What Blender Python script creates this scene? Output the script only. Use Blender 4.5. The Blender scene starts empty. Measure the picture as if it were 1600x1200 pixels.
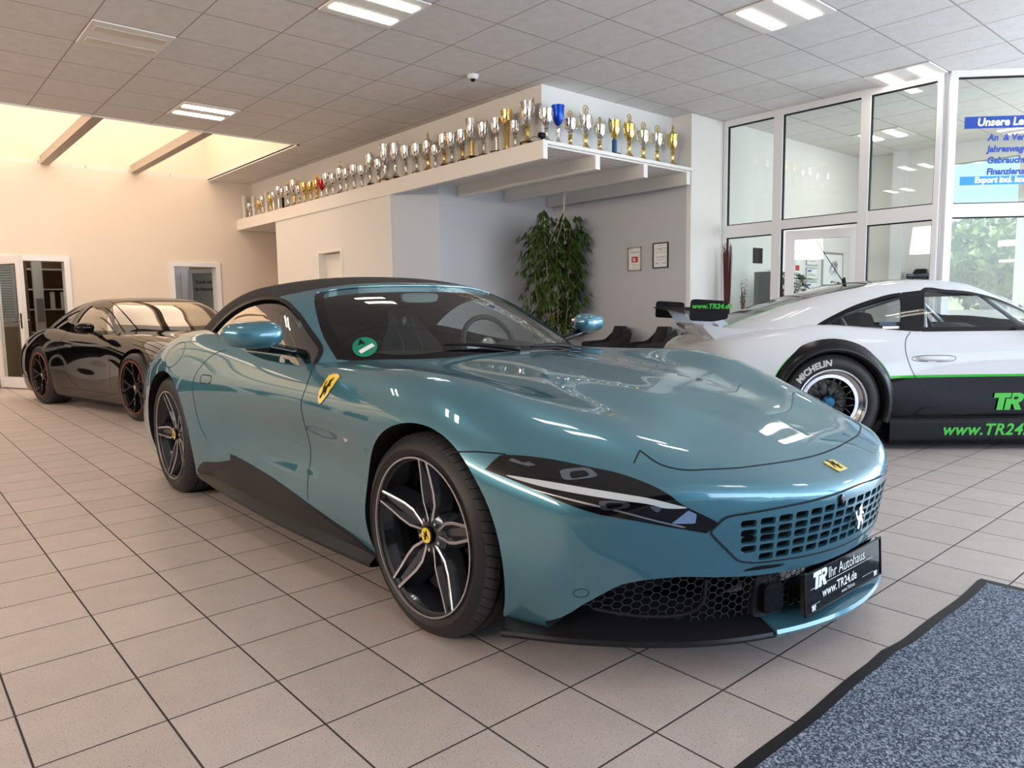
import bpy, bmesh, math, random
import numpy as np
from mathutils import Vector, Matrix
from mathutils.geometry import delaunay_2d_cdt
C = bpy.context.scene.collection
SC = bpy.context.scene
PI = math.pi
random.seed(7)
rng = np.random.default_rng(5)

# ------------------------------------------------------------------ camera, world, light, exposure
def look_camera():
    cd = bpy.data.cameras.new('camera'); co = bpy.data.objects.new('camera', cd); C.objects.link(co)
    f, pitch, roll, yaw = 1141.07428, -0.104414970, -0.0144320436, 0.854108722
    cp, sp, c, s = math.cos(pitch), math.sin(pitch), math.cos(yaw), math.sin(yaw)
    fw = Vector((c*cp, s*cp, sp)); rt = Vector((s, -c, 0)); up = rt.cross(fw)
    cr, sr = math.cos(roll), math.sin(roll)
    r2 = cr*rt + sr*up; u2 = -sr*rt + cr*up
    M = Matrix((( r2.x, u2.x, -fw.x, 0.0956826), (r2.y, u2.y, -fw.y, -2.9101933), (r2.z, u2.z, -fw.z, 1.0806871), (0,0,0,1)))
    co.matrix_world = M
    cd.sensor_fit = 'HORIZONTAL'; cd.sensor_width = 36.0; cd.lens = f*36.0/1600.0
    cd.clip_start = 0.05; cd.clip_end = 400
    SC.camera = co
look_camera()
SC.view_settings.view_transform = 'Standard'; SC.view_settings.look = 'None'
SC.view_settings.gamma = 1.0; SC.view_settings.use_curve_mapping = False
SC.view_settings.exposure = 0.25
SC.cycles.max_bounces = 8; SC.cycles.diffuse_bounces = 4; SC.cycles.glossy_bounces = 5
SC.cycles.transparent_max_bounces = 16; SC.cycles.caustics_reflective = False; SC.cycles.caustics_refractive = False
SC.cycles.use_denoising = True; SC.cycles.sample_clamp_indirect = 6.0

W = bpy.data.worlds.new('sky'); SC.world = W; W.use_nodes = True
wn = W.node_tree.nodes; wl = W.node_tree.links
bg = wn['Background']; sky = wn.new('ShaderNodeTexSky'); sky.sky_type = 'NISHITA'
sky.sun_elevation = math.radians(50); sky.sun_rotation = math.radians(200); sky.sun_disc = False
sky.air_density = 1.0; sky.dust_density = 0.5
wl.new(sky.outputs[0], bg.inputs[0]); bg.inputs[1].default_value = 0.22

def light(name, kind, loc, rot, energy, color, size=None, size_y=None):
    ld = bpy.data.lights.new(name, kind); ld.energy = energy; ld.color = color
    if kind == 'AREA':
        ld.shape = 'RECTANGLE'; ld.size = size; ld.size_y = size_y or size
    o = bpy.data.objects.new(name, ld); C.objects.link(o); o.location = loc; o.rotation_euler = rot
    return o
sun = light('sunlight', 'SUN', (20, -20, 30), (math.radians(42), 0, math.radians(25)), 4.6, (1, .95, .86)); sun.data.angle = .01
# daylight entering through the shop windows behind and to the right of the viewpoint
light('daylight_front_window', 'AREA', (5.6, -8.9, 1.70), (math.radians(108), 0, 0), 360, (.68, .83, 1), 9.0, 2.7)
light('daylight_right_window', 'AREA', (10.55, -5.6, 1.75), (math.radians(100), 0, math.radians(90)), 380, (.62, .80, 1), 5.6, 2.8)
light('daylight_office_window', 'AREA', (12.0, -4.0, 1.9), (math.radians(92), 0, math.radians(90)), 230, (.95, .97, 1), 7.0, 2.2)
light('fill_left_high', 'AREA', (-5.95, 1.0, 2.80), (math.radians(103), 0, math.radians(-90)), 380, (1, .82, .66), 9.0, .8)  # warm fill lamp added high on the left, no known window there
# sky above the roof light
light('daylight_roof_light', 'AREA', (.05, 8.5, 4.58), (0, 0, 0), 225, (1, .78, .60), 9.1, 3.4)

# ------------------------------------------------------------------ materials
def _in(n, k):
    return n.inputs[k]
def mat(name, col, rough=.5, metal=0., coat=0., coat_rough=.03, spec=.5, emis=None, emis_s=0., bump=None, noise=None, trans=0., alpha=1., ior=1.45, sheen=0.):
    m = bpy.data.materials.new(name); m.use_nodes = True
    nt = m.node_tree; b = nt.nodes['Principled BSDF']
    b.inputs['Base Color'].default_value = (*col, 1); b.inputs['Roughness'].default_value = rough
    b.inputs['Metallic'].default_value = metal; b.inputs['Coat Weight'].default_value = coat
    b.inputs['Coat Roughness'].default_value = coat_rough; b.inputs['Specular IOR Level'].default_value = spec
    b.inputs['Transmission Weight'].default_value = trans; b.inputs['Alpha'].default_value = alpha; b.inputs['IOR'].default_value = ior
    b.inputs['Sheen Weight'].default_value = sheen
    if emis: b.inputs['Emission Color'].default_value = (*emis, 1); b.inputs['Emission Strength'].default_value = emis_s
    if noise or bump:
        tc = nt.nodes.new('ShaderNodeTexCoord')
    if noise:   # (scale, colour2, contrast)
        n = nt.nodes.new('ShaderNodeTexNoise'); n.inputs['Scale'].default_value = noise[0]; n.inputs['Detail'].default_value = 4
        r = nt.nodes.new('ShaderNodeValToRGB'); r.color_ramp.elements[0].position = .5-noise[2]; r.color_ramp.elements[1].position = .5+noise[2]
        r.color_ramp.elements[0].color = (*col, 1); r.color_ramp.elements[1].color = (*noise[1], 1)
        nt.links.new(tc.outputs['Object'], n.inputs['Vector']); nt.links.new(n.outputs[0], r.inputs[0]); nt.links.new(r.outputs[0], b.inputs['Base Color'])
    if bump:    # (scale, strength, distance)
        n = nt.nodes.new('ShaderNodeTexNoise'); n.inputs['Scale'].default_value = bump[0]; n.inputs['Detail'].default_value = 3
        bp = nt.nodes.new('ShaderNodeBump'); bp.inputs['Strength'].default_value = bump[1]; bp.inputs['Distance'].default_value = bump[2]
        nt.links.new(tc.outputs['Object'], n.inputs['Vector']); nt.links.new(n.outputs[0], bp.inputs['Height']); nt.links.new(bp.outputs[0], b.inputs['Normal'])
    return m
def glass(name, tint=(1, 1, 1), ior=1.5, rough=0.0, gain=1.0, gloss=(1, 1, 1)):
    """thin sheet: see-through tint plus Fresnel reflection"""
    m = bpy.data.materials.new(name); m.use_nodes = True; nt = m.node_tree; nt.nodes.clear()
    out = nt.nodes.new('ShaderNodeOutputMaterial'); mx = nt.nodes.new('ShaderNodeMixShader')
    t = nt.nodes.new('ShaderNodeBsdfTransparent'); g = nt.nodes.new('ShaderNodeBsdfGlossy'); fr = nt.nodes.new('ShaderNodeFresnel')
    t.inputs[0].default_value = (*tint, 1); g.inputs['Roughness'].default_value = rough; g.inputs[0].default_value = (*gloss, 1)
    ge = nt.nodes.new('ShaderNodeNewGeometry'); mr = nt.nodes.new('ShaderNodeMapRange')   # same reflectance from both faces of a thin sheet
    mr.inputs['To Min'].default_value = ior; mr.inputs['To Max'].default_value = 1/ior
    nt.links.new(ge.outputs['Backfacing'], mr.inputs[0]); nt.links.new(mr.outputs[0], fr.inputs[0])
    ml = nt.nodes.new('ShaderNodeMath'); ml.operation = 'MULTIPLY'; ml.inputs[1].default_value = gain; ml.use_clamp = True
    nt.links.new(fr.outputs[0], ml.inputs[0]); nt.links.new(ml.outputs[0], mx.inputs[0])
    nt.links.new(t.outputs[0], mx.inputs[1]); nt.links.new(g.outputs[0], mx.inputs[2]); nt.links.new(mx.outputs[0], out.inputs[0])
    return m
def tile_mat(name, size, ox, oy, joint, col, jcol, var, rough, speck=None, bump=.4):
    """square tiles laid on world x/y with dark joints, mottling and specks"""
    m = bpy.data.materials.new(name); m.use_nodes = True; nt = m.node_tree; N = nt.nodes; L = nt.links; b = N['Principled BSDF']
    geo = N.new('ShaderNodeNewGeometry'); mp = N.new('ShaderNodeMapping')
    mp.inputs['Scale'].default_value = (1/size, 1/size, 1/size); mp.inputs['Location'].default_value = (-ox/size, -oy/size, 0)
    L.new(geo.outputs['Position'], mp.inputs[0]); sx = N.new('ShaderNodeSeparateXYZ'); L.new(mp.outputs[0], sx.inputs[0])
    def dist(axis):
        f = N.new('ShaderNodeMath'); f.operation = 'PINGPONG'; f.inputs[1].default_value = .5; L.new(sx.outputs[axis], f.inputs[0])
        return f
    dx, dy = dist(0), dist(1)
    mn = N.new('ShaderNodeMath'); mn.operation = 'MINIMUM'; L.new(dx.outputs[0], mn.inputs[0]); L.new(dy.outputs[0], mn.inputs[1])
    rr = N.new('ShaderNodeMapRange'); rr.inputs['From Min'].default_value = joint/size*.5*.7; rr.inputs['From Max'].default_value = joint/size*.5*1.3
    L.new(mn.outputs[0], rr.inputs[0])
    fx = N.new('ShaderNodeVectorMath'); fx.operation = 'FLOOR'; L.new(mp.outputs[0], fx.inputs[0])
    wn_ = N.new('ShaderNodeTexWhiteNoise'); wn_.noise_dimensions = '2D'; L.new(fx.outputs[0], wn_.inputs['Vector'])
    hsv = N.new('ShaderNodeMapRange'); hsv.inputs['To Min'].default_value = 1-var; hsv.inputs['To Max'].default_value = 1+var; L.new(wn_.outputs[0], hsv.inputs[0])
    cm = N.new('ShaderNodeMix'); cm.data_type = 'RGBA'; cm.blend_type = 'MULTIPLY'; cm.inputs[0].default_value = 1
    cm.inputs[6].default_value = (*col, 1)
    comb = N.new('ShaderNodeCombineColor'); [L.new(hsv.outputs[0], comb.inputs[i]) for i in range(3)]; L.new(comb.outputs[0], cm.inputs[7])
    last = cm.outputs[2]
    ns = N.new('ShaderNodeTexNoise'); ns.inputs['Scale'].default_value = 9; ns.inputs['Detail'].default_value = 5; L.new(geo.outputs['Position'], ns.inputs['Vector'])
    r1 = N.new('ShaderNodeMapRange'); r1.inputs['To Min'].default_value = .88; r1.inputs['To Max'].default_value = 1.12; L.new(ns.outputs[0], r1.inputs[0])
    c1 = N.new('ShaderNodeCombineColor'); [L.new(r1.outputs[0], c1.inputs[i]) for i in range(3)]
    m1 = N.new('ShaderNodeMix'); m1.data_type = 'RGBA'; m1.blend_type = 'MULTIPLY'; m1.inputs[0].default_value = 1; L.new(last, m1.inputs[6]); L.new(c1.outputs[0], m1.inputs[7]); last = m1.outputs[2]
    for sp_ in (speck or []):
        v = N.new('ShaderNodeTexNoise'); v.inputs['Scale'].default_value = sp_[0]; v.inputs['Detail'].default_value = 1; L.new(geo.outputs['Position'], v.inputs['Vector'])
        r = N.new('ShaderNodeMapRange'); r.inputs['From Min'].default_value = sp_[1]; r.inputs['From Max'].default_value = sp_[1]+.05; L.new(v.outputs[0], r.inputs[0])
        mm = N.new('ShaderNodeMix'); mm.data_type = 'RGBA'; L.new(r.outputs[0], mm.inputs[0]); L.new(last, mm.inputs[6]); mm.inputs[7].default_value = (*sp_[2], 1); last = mm.outputs[2]
    fin = N.new('ShaderNodeMix'); fin.data_type = 'RGBA'; L.new(rr.outputs[0], fin.inputs[0]); fin.inputs[6].default_value = (*jcol, 1); L.new(last, fin.inputs[7])
    L.new(fin.outputs[2], b.inputs['Base Color'])
    ro = N.new('ShaderNodeMapRange'); ro.inputs['To Min'].default_value = .9; ro.inputs['To Max'].default_value = rough; L.new(rr.outputs[0], ro.inputs[0]); L.new(ro.outputs[0], b.inputs['Roughness'])
    bp = N.new('ShaderNodeBump'); bp.inputs['Strength'].default_value = bump; bp.inputs['Distance'].default_value = .002; L.new(rr.outputs[0], bp.inputs['Height']); L.new(bp.outputs[0], b.inputs['Normal'])
    return m

M = {}
M['wall_dark'] = mat('unseen_wall_darkened', (.035, .033, .032), .8)  # unseen walls darkened so the car sides reflect a dark band
M['wall'] = mat('wall_plaster', (.80, .70, .60), .85, bump=(45, .25, .01))
M['wall_smooth'] = mat('wall_paint_white', (.80, .78, .75), .8)
M['alcove'] = mat('alcove_grey_paint', (.54, .55, .585), .8)
M['fascia'] = mat('white_lacquer', (.86, .83, .79), .6)
M['upvc'] = mat('white_window_profile', (.80, .80, .82), .35)
M['black'] = mat('black_plastic', (.006, .006, .008), .45, spec=.2)
M['blackgloss'] = mat('black_gloss', (.003, .003, .004), .06, spec=.4)
M['rubber'] = mat('tyre_rubber', (.030, .031, .035), .52, bump=(400, .2, .001))
M['rubber_side'] = mat('tyre_sidewall', (.012, .012, .014), .5)
M['chrome'] = mat('chrome', (.80, .80, .82), .08, 1)
M['silver'] = mat('silver_plate', (.82, .80, .77), .16, 1)
M['gold'] = mat('gold_plate', (.86, .62, .22), .18, 1)
M['marble'] = mat('black_marble', (.01, .01, .01), .2)
M['steel'] = mat('satin_steel', (.55, .55, .57), .3, 1)
M['pane'] = glass('window_pane', (.93, .96, .95), 1.45, 0, .9)
M['lamp'] = mat('lamp_diffuser_lit', (1, 1, 1), .5, emis=(1, .92, .78), emis_s=16.0)
M['lampdark'] = mat('lamp_diffuser_unlit', (.62, .58, .50), .3)
M['white'] = mat('white_plastic', (.8, .8, .8), .4)
M['paper'] = mat('white_paper', (.85, .85, .85), .7)
M['yellow'] = mat('badge_yellow', (.92, .68, .06), .3, coat=.5)
M['dark'] = mat('dark_interior', (.012, .012, .013), .8)
M['green'] = mat('signal_green_film', (.05, .45, .04), .4)
M['red'] = mat('red_print', (.55, .03, .03), .5)
M['blue'] = mat('blue_film', (.0, .05, .36), .4)
M['lightblue'] = mat('light_blue_film', (.02, .28, .72), .4)

# ------------------------------------------------------------------ object helpers
def meshobj(name, verts, faces, mats, parent=None, smooth=False, fm=None, sharp=None):
    me = bpy.data.meshes.new(name); me.from_pydata([tuple(map(float, v)) for v in verts], [], [tuple(map(int, f)) for f in faces])
    for m in (mats if isinstance(mats, (list, tuple)) else [mats]): me.materials.append(m)
    if fm is not None: me.polygons.foreach_set('material_index', np.asarray(fm, dtype=np.int32))
    if smooth: me.polygons.foreach_set('use_smooth', [True]*len(me.polygons))
    me.update()
    if sharp: me.set_sharp_from_angle(angle=math.radians(sharp))
    o = bpy.data.objects.new(name, me); C.objects.link(o)
    if parent: o.parent = parent
    return o
class MB:
    """collects shapes into one mesh"""
    def __init__(s): s.v = []; s.f = []; s.m = []
    def add(s, v, f, mi=0):
        n = len(s.v); s.v += [tuple(p) for p in v]; s.f += [tuple(i+n for i in q) for q in f]; s.m += [mi]*len(f); return s
    def box(s, a, b, mi=0, T=None):
        x0, y0, z0 = a; x1, y1, z1 = b
        v = [(x0,y0,z0),(x1,y0,z0),(x1,y1,z0),(x0,y1,z0),(x0,y0,z1),(x1,y0,z1),(x1,y1,z1),(x0,y1,z1)]
        if T: v = [tuple(T @ Vector(p)) for p in v]
        return s.add(v, [(3,2,1,0),(4,5,6,7),(0,1,5,4),(1,2,6,5),(2,3,7,6),(3,0,4,7)], mi)
    def lathe(s, prof, n=24, T=None, mi=0, cap=True):
        v = []; f = []
        for r, z in prof:
            for k in range(n):
                a = 2*PI*k/n; v.append((r*math.cos(a), r*math.sin(a), z))
        for i in range(len(prof)-1):
            for k in range(n):
                f.append((i*n+k, i*n+(k+1)%n, (i+1)*n+(k+1)%n, (i+1)*n+k))
        if cap:
            f.append(tuple(range(n-1, -1, -1))); f.append(tuple((len(prof)-1)*n+k for k in range(n)))
        if T: v = [tuple(T @ Vector(p)) for p in v]
        return s.add(v, f, mi)
    def tube(s, pts, r, n=8, mi=0, cap=True, closed=False):
        pts = [Vector(p) for p in pts]; v = []; f = []; m = len(pts)
        rs = r if isinstance(r, (list, tuple)) else [r]*m
        t0 = (pts[1]-pts[0]).normalized(); ref = Vector((0,0,1)) if abs(t0.z) < .9 else Vector((1,0,0))
        nx = t0.cross(ref).normalized()
        for i, p in enumerate(pts):
            if closed: t = (pts[(i+1)%m]-pts[i-1]).normalized()
            else: t = (pts[min(i+1, m-1)]-pts[max(i-1, 0)]).normalized()
            nx = (nx - t*nx.dot(t)).normalized(); ny = t.cross(nx)
            for k in range(n):
                a = 2*PI*k/n; v.append(tuple(p + rs[i]*(math.cos(a)*nx + math.sin(a)*ny)))
        for i in range(m if closed else m-1):
            j = (i+1) % m
            for k in range(n): f.append((i*n+k, i*n+(k+1)%n, j*n+(k+1)%n, j*n+k))
        if cap and not closed: f.append(tuple(range(n-1, -1, -1))); f.append(tuple((m-1)*n+k for k in range(n)))
        return s.add(v, f, mi)
    def prism(s, poly, h0, h1, ax='z', mi=0, T=None):
        """poly in the two other axes (x,y / x,z / y,z), extruded along ax"""
        def P(a, b, h): return (a, b, h) if ax == 'z' else ((a, h, b) if ax == 'y' else (h, a, b))
        n = len(poly); v = [P(a, b, h0) for a, b in poly] + [P(a, b, h1) for a, b in poly]
        ar = sum(poly[i][0]*poly[(i+1)%n][1]-poly[(i+1)%n][0]*poly[i][1] for i in range(n))
        ccw = (ar > 0) ^ (ax == 'y') ^ (h1 < h0)
        f = [tuple(range(n-1, -1, -1)), tuple(range(n, 2*n))] + [(i, (i+1)%n, (i+1)%n+n, i+n) for i in range(n)]
        if not ccw: f = [tuple(reversed(q)) for q in f]
        if T: v = [tuple(T @ Vector(p)) for p in v]
        return s.add(v, f, mi)
    def build(s, name, mats, parent=None, smooth=False, sharp=None, loc=None):
        o = meshobj(name, s.v, s.f, mats, parent, smooth, s.m, sharp)
        if loc is not None: o.location = loc
        return o
def tag(o, label=None, cat=None, group=None, kind=None):
    if label: o['label'] = label
    if cat: o['category'] = cat
    if group: o['group'] = group
    if kind: o['kind'] = kind
    return o
def thing(name, label, cat, loc=(0,0,0), rz=0, group=None):
    o = bpy.data.objects.new(name, None); C.objects.link(o); o.location = loc; o.rotation_euler = (0,0,rz); o.empty_display_size = .1
    return tag(o, label, cat, group)
def copy_tree(o, parent=None):
    c = o.copy(); C.objects.link(c)
    if parent: c.parent = parent
    for ch in list(o.children): copy_tree(ch, c)
    return c
def structure(o): o['kind'] = 'structure'; return o
def textmesh(txt, size, shear=0., bold=0., spacing=1.):
    cu = bpy.data.curves.new('lettering', 'FONT'); cu.body = txt; cu.size = size; cu.shear = shear; cu.offset = bold; cu.space_character = spacing
    cu.resolution_u = 3
    o = bpy.data.objects.new('lettering', cu); C.objects.link(o)
    me = bpy.data.meshes.new_from_object(o.evaluated_get(bpy.context.evaluated_depsgraph_get()))
    v = [tuple(p.co) for p in me.vertices]; f = [tuple(p.vertices) for p in me.polygons]
    bpy.data.objects.remove(o); bpy.data.meshes.remove(me); bpy.data.curves.remove(cu)
    return v, f
def text_on(name, txt, size, origin, xdir, ydir, m, parent=None, shear=0., bold=0., center=False, depth=.0008, spacing=1., warp=None):
    v, f = textmesh(txt, size, shear, bold, spacing)
    X = Vector(xdir).normalized(); Y = Vector(ydir).normalized(); Z = X.cross(Y)
    if center:
        xs = [p[0] for p in v]; c = (min(xs)+max(xs))/2; v = [(p[0]-c, p[1], 0) for p in v]
    if warp: P = [warp(p[0], p[1]) for p in v]
    else: P = [tuple(Vector(origin)+X*p[0]+Y*p[1]+Z*depth) for p in v]
    return meshobj(name, P, f, m, parent)
# ------------------------------------------------------------------ implicit body surfacing
def nat_basis(k):
    """matrix giving natural-spline second derivatives from knot values"""
    n = len(k); h = np.diff(k); A = np.zeros((n, n)); B = np.zeros((n, n)); A[0,0] = A[-1,-1] = 1
    for i in range(1, n-1):
        A[i,i-1] = h[i-1]; A[i,i] = 2*(h[i-1]+h[i]); A[i,i+1] = h[i]
        B[i,i-1] = 6/h[i-1]; B[i,i] = -6/h[i-1]-6/h[i]; B[i,i+1] = 6/h[i]
    return np.linalg.solve(A, B)
class Spl:
    """cardinal natural cubic basis on knots k, linear beyond the ends"""
    def __init__(s, k): s.k = np.asarray(k, float); s.S = nat_basis(s.k)
    def basis(s, x):
        x = np.asarray(x, float).ravel(); k = s.k; n = len(k)
        xc = np.clip(x, k[0], k[-1]); i = np.clip(np.searchsorted(k, xc, side='right')-1, 0, n-2)
        h = k[i+1]-k[i]; b = (xc-k[i])/h; a = 1-b
        R = np.zeros((len(x), n)); r = np.arange(len(x))
        R += ((a**3-a)*h*h/6)[:,None]*s.S[i] + ((b**3-b)*h*h/6)[:,None]*s.S[i+1]
        R[r, i] += a; R[r, i+1] += b
        d = x-xc
        if np.any(d):
            for e, j, sg in ((0, 0, -1), (n-1, n-2, 1)):
                q = (d*sg > 0)
                if q.any():
                    hh = k[j+1]-k[j]; D = np.zeros(n); D[j] -= 1/hh; D[j+1] += 1/hh
                    D += (-hh/3*s.S[j]-hh/6*s.S[j+1]) if e == 0 else (hh/6*s.S[j]+hh/3*s.S[j+1])
                    R[q] += d[q][:,None]*D[None]
        return R
class Field:
    """2-D natural spline table; mirrored in the first axis when sym"""
    def __init__(s, ka, kb, T, syma=False):
        ka = list(ka); T = np.asarray(T, float)
        if syma:
            neg = [-q for q in ka[:0:-1]]; T = np.vstack([T[:0:-1], T]); ka = neg+ka
        s.A = Spl(ka); s.B = Spl(kb); s.T = T
    def __call__(s, a, b): return np.einsum('mi,ij,mj->m', s.A.basis(a), s.T, s.B.basis(b), optimize=True)
    def grid(s, a, b): return s.A.basis(a) @ s.T @ s.B.basis(b).T
def smax(a, b, k):
    h = np.maximum(k-np.abs(a-b), 0)/k
    return np.maximum(a, b) + h*h*k*.25
class Solid:
    """intersection of: z<=H(w,u), |w|<=Wd(z,u), u>=N(w,z), u<=R(w,z), z>=B"""
    def __init__(s, H, Wd, N=None, R=None, zb=.1, k=(.06, .06, .06, .03), off=0.):
        s.H, s.W, s.N, s.R, s.zb, s.k, s.off = H, Wd, N, R, zb, k, off
    def comb(s, fh, fw, fn, fr, fb):
        f = smax(fh, fw, s.k[0])
        if fn is not None: f = smax(f, fn, s.k[1])
        if fr is not None: f = smax(f, fr, s.k[2])
        return smax(f, fb, s.k[3]) + s.off
    def __call__(s, P):
        w, u, z = P[:,0], P[:,1], P[:,2]
        return s.comb(z-s.H(w, u), np.abs(w)-s.W(z, u), None if s.N is None else s.N(w, z)-u, None if s.R is None else u-s.R(w, z), s.zb-z)
    def vol(s, x, y, z):
        Hg = s.H.grid(x, y); Wg = s.W.grid(z, y)
        fh = z[None,None,:]-Hg[:,:,None]; fw = np.abs(x)[:,None,None]-Wg.T[None,:,:]
        fn = None if s.N is None else s.N.grid(x, z)[:,None,:]-y[None,:,None]
        fr = None if s.R is None else y[None,:,None]-s.R.grid(x, z)[:,None,:]
        return s.comb(fh, fw, fn, fr, np.broadcast_to(s.zb-z[None,None,:], fh.shape))
    def grad(s, P):
        e = 2e-4; g = np.zeros_like(P)
        for i in range(3):
            d = np.zeros(3); d[i] = e; g[:,i] = (s(P+d)-s(P-d))/(2*e)
        return g
    def normal(s, P):
        g = s.grad(P); return g/np.maximum(np.linalg.norm(g, axis=1, keepdims=True), 1e-9)
    def snap(s, P, it=4):
        for _ in range(it):
            g = s.grad(P); f = s(P); st = (f/np.maximum((g*g).sum(1), .05))[:,None]*g
            l = np.linalg.norm(st, axis=1, keepdims=True); P = P-st*np.minimum(1, .02/np.maximum(l, 1e-9))
        return P
    def cast(s, P, d, t0, t1, n=60):
        """first crossing from outside along d, for many start points; returns points and hit flags"""
        P = np.asarray(P, float); d = np.asarray(d, float); t = np.linspace(t0, t1, n); m = len(P)
        lo = np.full(m, t0); hi = np.full(m, np.nan); prev = s(P+d*t0)
        for k in range(1, n):
            cur = s(P+d*t[k]); hit = np.isnan(hi) & (cur < 0) & (prev >= 0); lo[hit] = t[k-1]; hi[hit] = t[k]; prev = cur
        ok = ~np.isnan(hi); hi = np.where(ok, hi, lo)
        for _ in range(16):
            mid = (lo+hi)/2; f = s(P+d*mid[:,None]); lo = np.where(f > 0, mid, lo); hi = np.where(f > 0, hi, mid)
        return P+d*hi[:,None], ok
def surface_net(S, lo, hi, h):
    ax = [np.arange(lo[i], hi[i]+h, h) for i in range(3)]
    F = S.vol(*ax) if hasattr(S, 'vol') else None
    inside = F < 0; nx, ny, nz = F.shape
    cell = np.zeros((nx-1, ny-1, nz-1), np.int8); acc = np.zeros((nx-1, ny-1, nz-1, 3), np.float32); cnt = np.zeros((nx-1, ny-1, nz-1), np.float32)
    co = [(i, j, k) for i in (0,1) for j in (0,1) for k in (0,1)]
    sl = lambda i, j, k: F[i:nx-1+i, j:ny-1+j, k:nz-1+k]
    for a in range(8):
        for b in range(a+1, 8):
            A, B_ = co[a], co[b]; dd = [B_[q]-A[q] for q in range(3)]
            if sum(abs(q) for q in dd) != 1: continue
            fa, fb = sl(*A), sl(*B_); x = (fa < 0) != (fb < 0); t = np.where(x, fa/np.where(x, fa-fb, 1), 0)
            for q in range(3): acc[...,q] += np.where(x, A[q]+t*dd[q], 0)
            cnt += x
    act = cnt > 0; idx = -np.ones(act.shape, np.int64); ijk = np.argwhere(act); idx[act] = np.arange(len(ijk))
    V = (ijk+acc[act]/cnt[act][:,None])*h+np.array([a[0] for a in ax])
    Q = []
    for axq in range(3):
        a = [slice(None)]*3; b = [slice(None)]*3; a[axq] = slice(0, -1); b[axq] = slice(1, None)
        ia, ib = inside[tuple(a)], inside[tuple(b)]
        e = np.argwhere(ia != ib); o1, o2 = [q for q in range(3) if q != axq]
        ok = (e[:,o1] > 0) & (e[:,o2] > 0) & (e[:,o1] < F.shape[o1]-1) & (e[:,o2] < F.shape[o2]-1); e = e[ok]
        def g(d1, d2):
            q = e.copy(); q[:,o1] -= d1; q[:,o2] -= d2; return idx[q[:,0], q[:,1], q[:,2]]
        q = np.stack([g(1,1), g(0,1), g(0,0), g(1,0)], 1)
        fl = ia[e[:,0], e[:,1], e[:,2]]
        if axq == 1: fl = ~fl
        q[~fl] = q[~fl][:, ::-1]; Q.append(q)
    return V, np.vstack(Q)
def solid_mesh(name, S, lo, hi, h, snap=True):
    V, Q = surface_net(S, lo, hi, h)
    if snap: V = S.snap(V)
    me = bpy.data.meshes.new(name); me.from_pydata(V.tolist(), [], Q.tolist()); me.update()
    return me
def cutter(mb, m, name='cut'):
    o = mb.build(name, [m]); bm = bmesh.new(); bm.from_mesh(o.data); bmesh.ops.recalc_face_normals(bm, faces=bm.faces); bm.to_mesh(o.data); bm.free(); return o
def boolean(o, cutters, op='DIFFERENCE', solver='EXACT'):
    for c in cutters:
        md = o.modifiers.new('b', 'BOOLEAN'); md.object = c; md.operation = op; md.solver = solver
        try: md.material_mode = 'TRANSFER'
        except Exception: pass
        me = bpy.data.meshes.new_from_object(o.evaluated_get(bpy.context.evaluated_depsgraph_get()))
        o.modifiers.clear(); old = o.data; o.data = me; bpy.data.meshes.remove(old)
        cm = c.data; bpy.data.objects.remove(c); bpy.data.meshes.remove(cm)
    return o
def set_normals(o, solids):
    """smooth analytic normals on every face lying on one of the solids"""
    me = o.data; n = len(me.vertices); co = np.empty(n*3); me.vertices.foreach_get('co', co); co = co.reshape(-1, 3)
    nl = len(me.loops); lv = np.empty(nl, np.int32); me.loops.foreach_get('vertex_index', lv)
    npoly = len(me.polygons); ls = np.empty(npoly, np.int32); lt = np.empty(npoly, np.int32); pn = np.empty(npoly*3)
    me.polygons.foreach_get('loop_start', ls); me.polygons.foreach_get('loop_total', lt); me.polygons.foreach_get('normal', pn); pn = pn.reshape(-1, 3)
    lp = np.repeat(np.arange(npoly), lt); out = pn[lp].copy()
    for S, sg in solids:
        f = np.abs(S(co)); N = S.normal(co)*sg
        on = f[lv] < 2.5e-3; dot = (N[lv]*pn[lp]).sum(1)
        good = on & (dot > .8)
        bad = np.bincount(lp, weights=(~good).astype(float), minlength=npoly) > 0
        use = ~bad[lp]; out[use] = N[lv][use]
    me.polygons.foreach_set('use_smooth', [True]*npoly)
    me.normals_split_custom_set([tuple(q) for q in out])
AX = {'x-': (np.array([1., 0, 0]), (1, 2), -2.0, -.0), 'x+': (np.array([-1., 0, 0]), (1, 2), -2.0, .0),
      'y-': (np.array([0, 1., 0]), (0, 2), -2.4, 2.), 'z+': (np.array([0, 0, -1.]), (0, 1), -2.0, 0)}
def cast2(S, P2, axis):
    """project 2-D points onto S seen along an axis: 'x-' from the -w side (u,z), 'y-' from the nose (w,z), 'z+' from above (w,u)"""
    P2 = np.asarray(P2, float); d, (a, b), t0, t1 = AX[axis]; P = np.zeros((len(P2), 3)); P[:,a] = P2[:,0]; P[:,b] = P2[:,1]
    return S.cast(P, d, t0, t1)
def inpoly(pts, poly):
    pts = np.asarray(pts); x, y = pts[:,0], pts[:,1]; c = np.zeros(len(pts), bool); n = len(poly)
    for i in range(n):
        x1, y1 = poly[i]; x2, y2 = poly[(i+1)%n]
        if y1 == y2: continue
        q = ((y1 > y) != (y2 > y)) & (x < (x2-x1)*(y-y1)/(y2-y1)+x1); c ^= q
    return c
def rounded(pts, r=.3, n=4):
    """round a closed polyline with quadratic corners (r = share of each edge)"""
    out = []; m = len(pts)
    for i in range(m):
        p0, p1, p2 = [np.array(pts[(i+k)%m], float) for k in (-1, 0, 1)]; a = p1+(p0-p1)*r; b = p1+(p2-p1)*r
        for t in np.linspace(0, 1, n): out.append(tuple((1-t)**2*a+2*t*(1-t)*p1+t*t*b))
    return out
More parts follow.
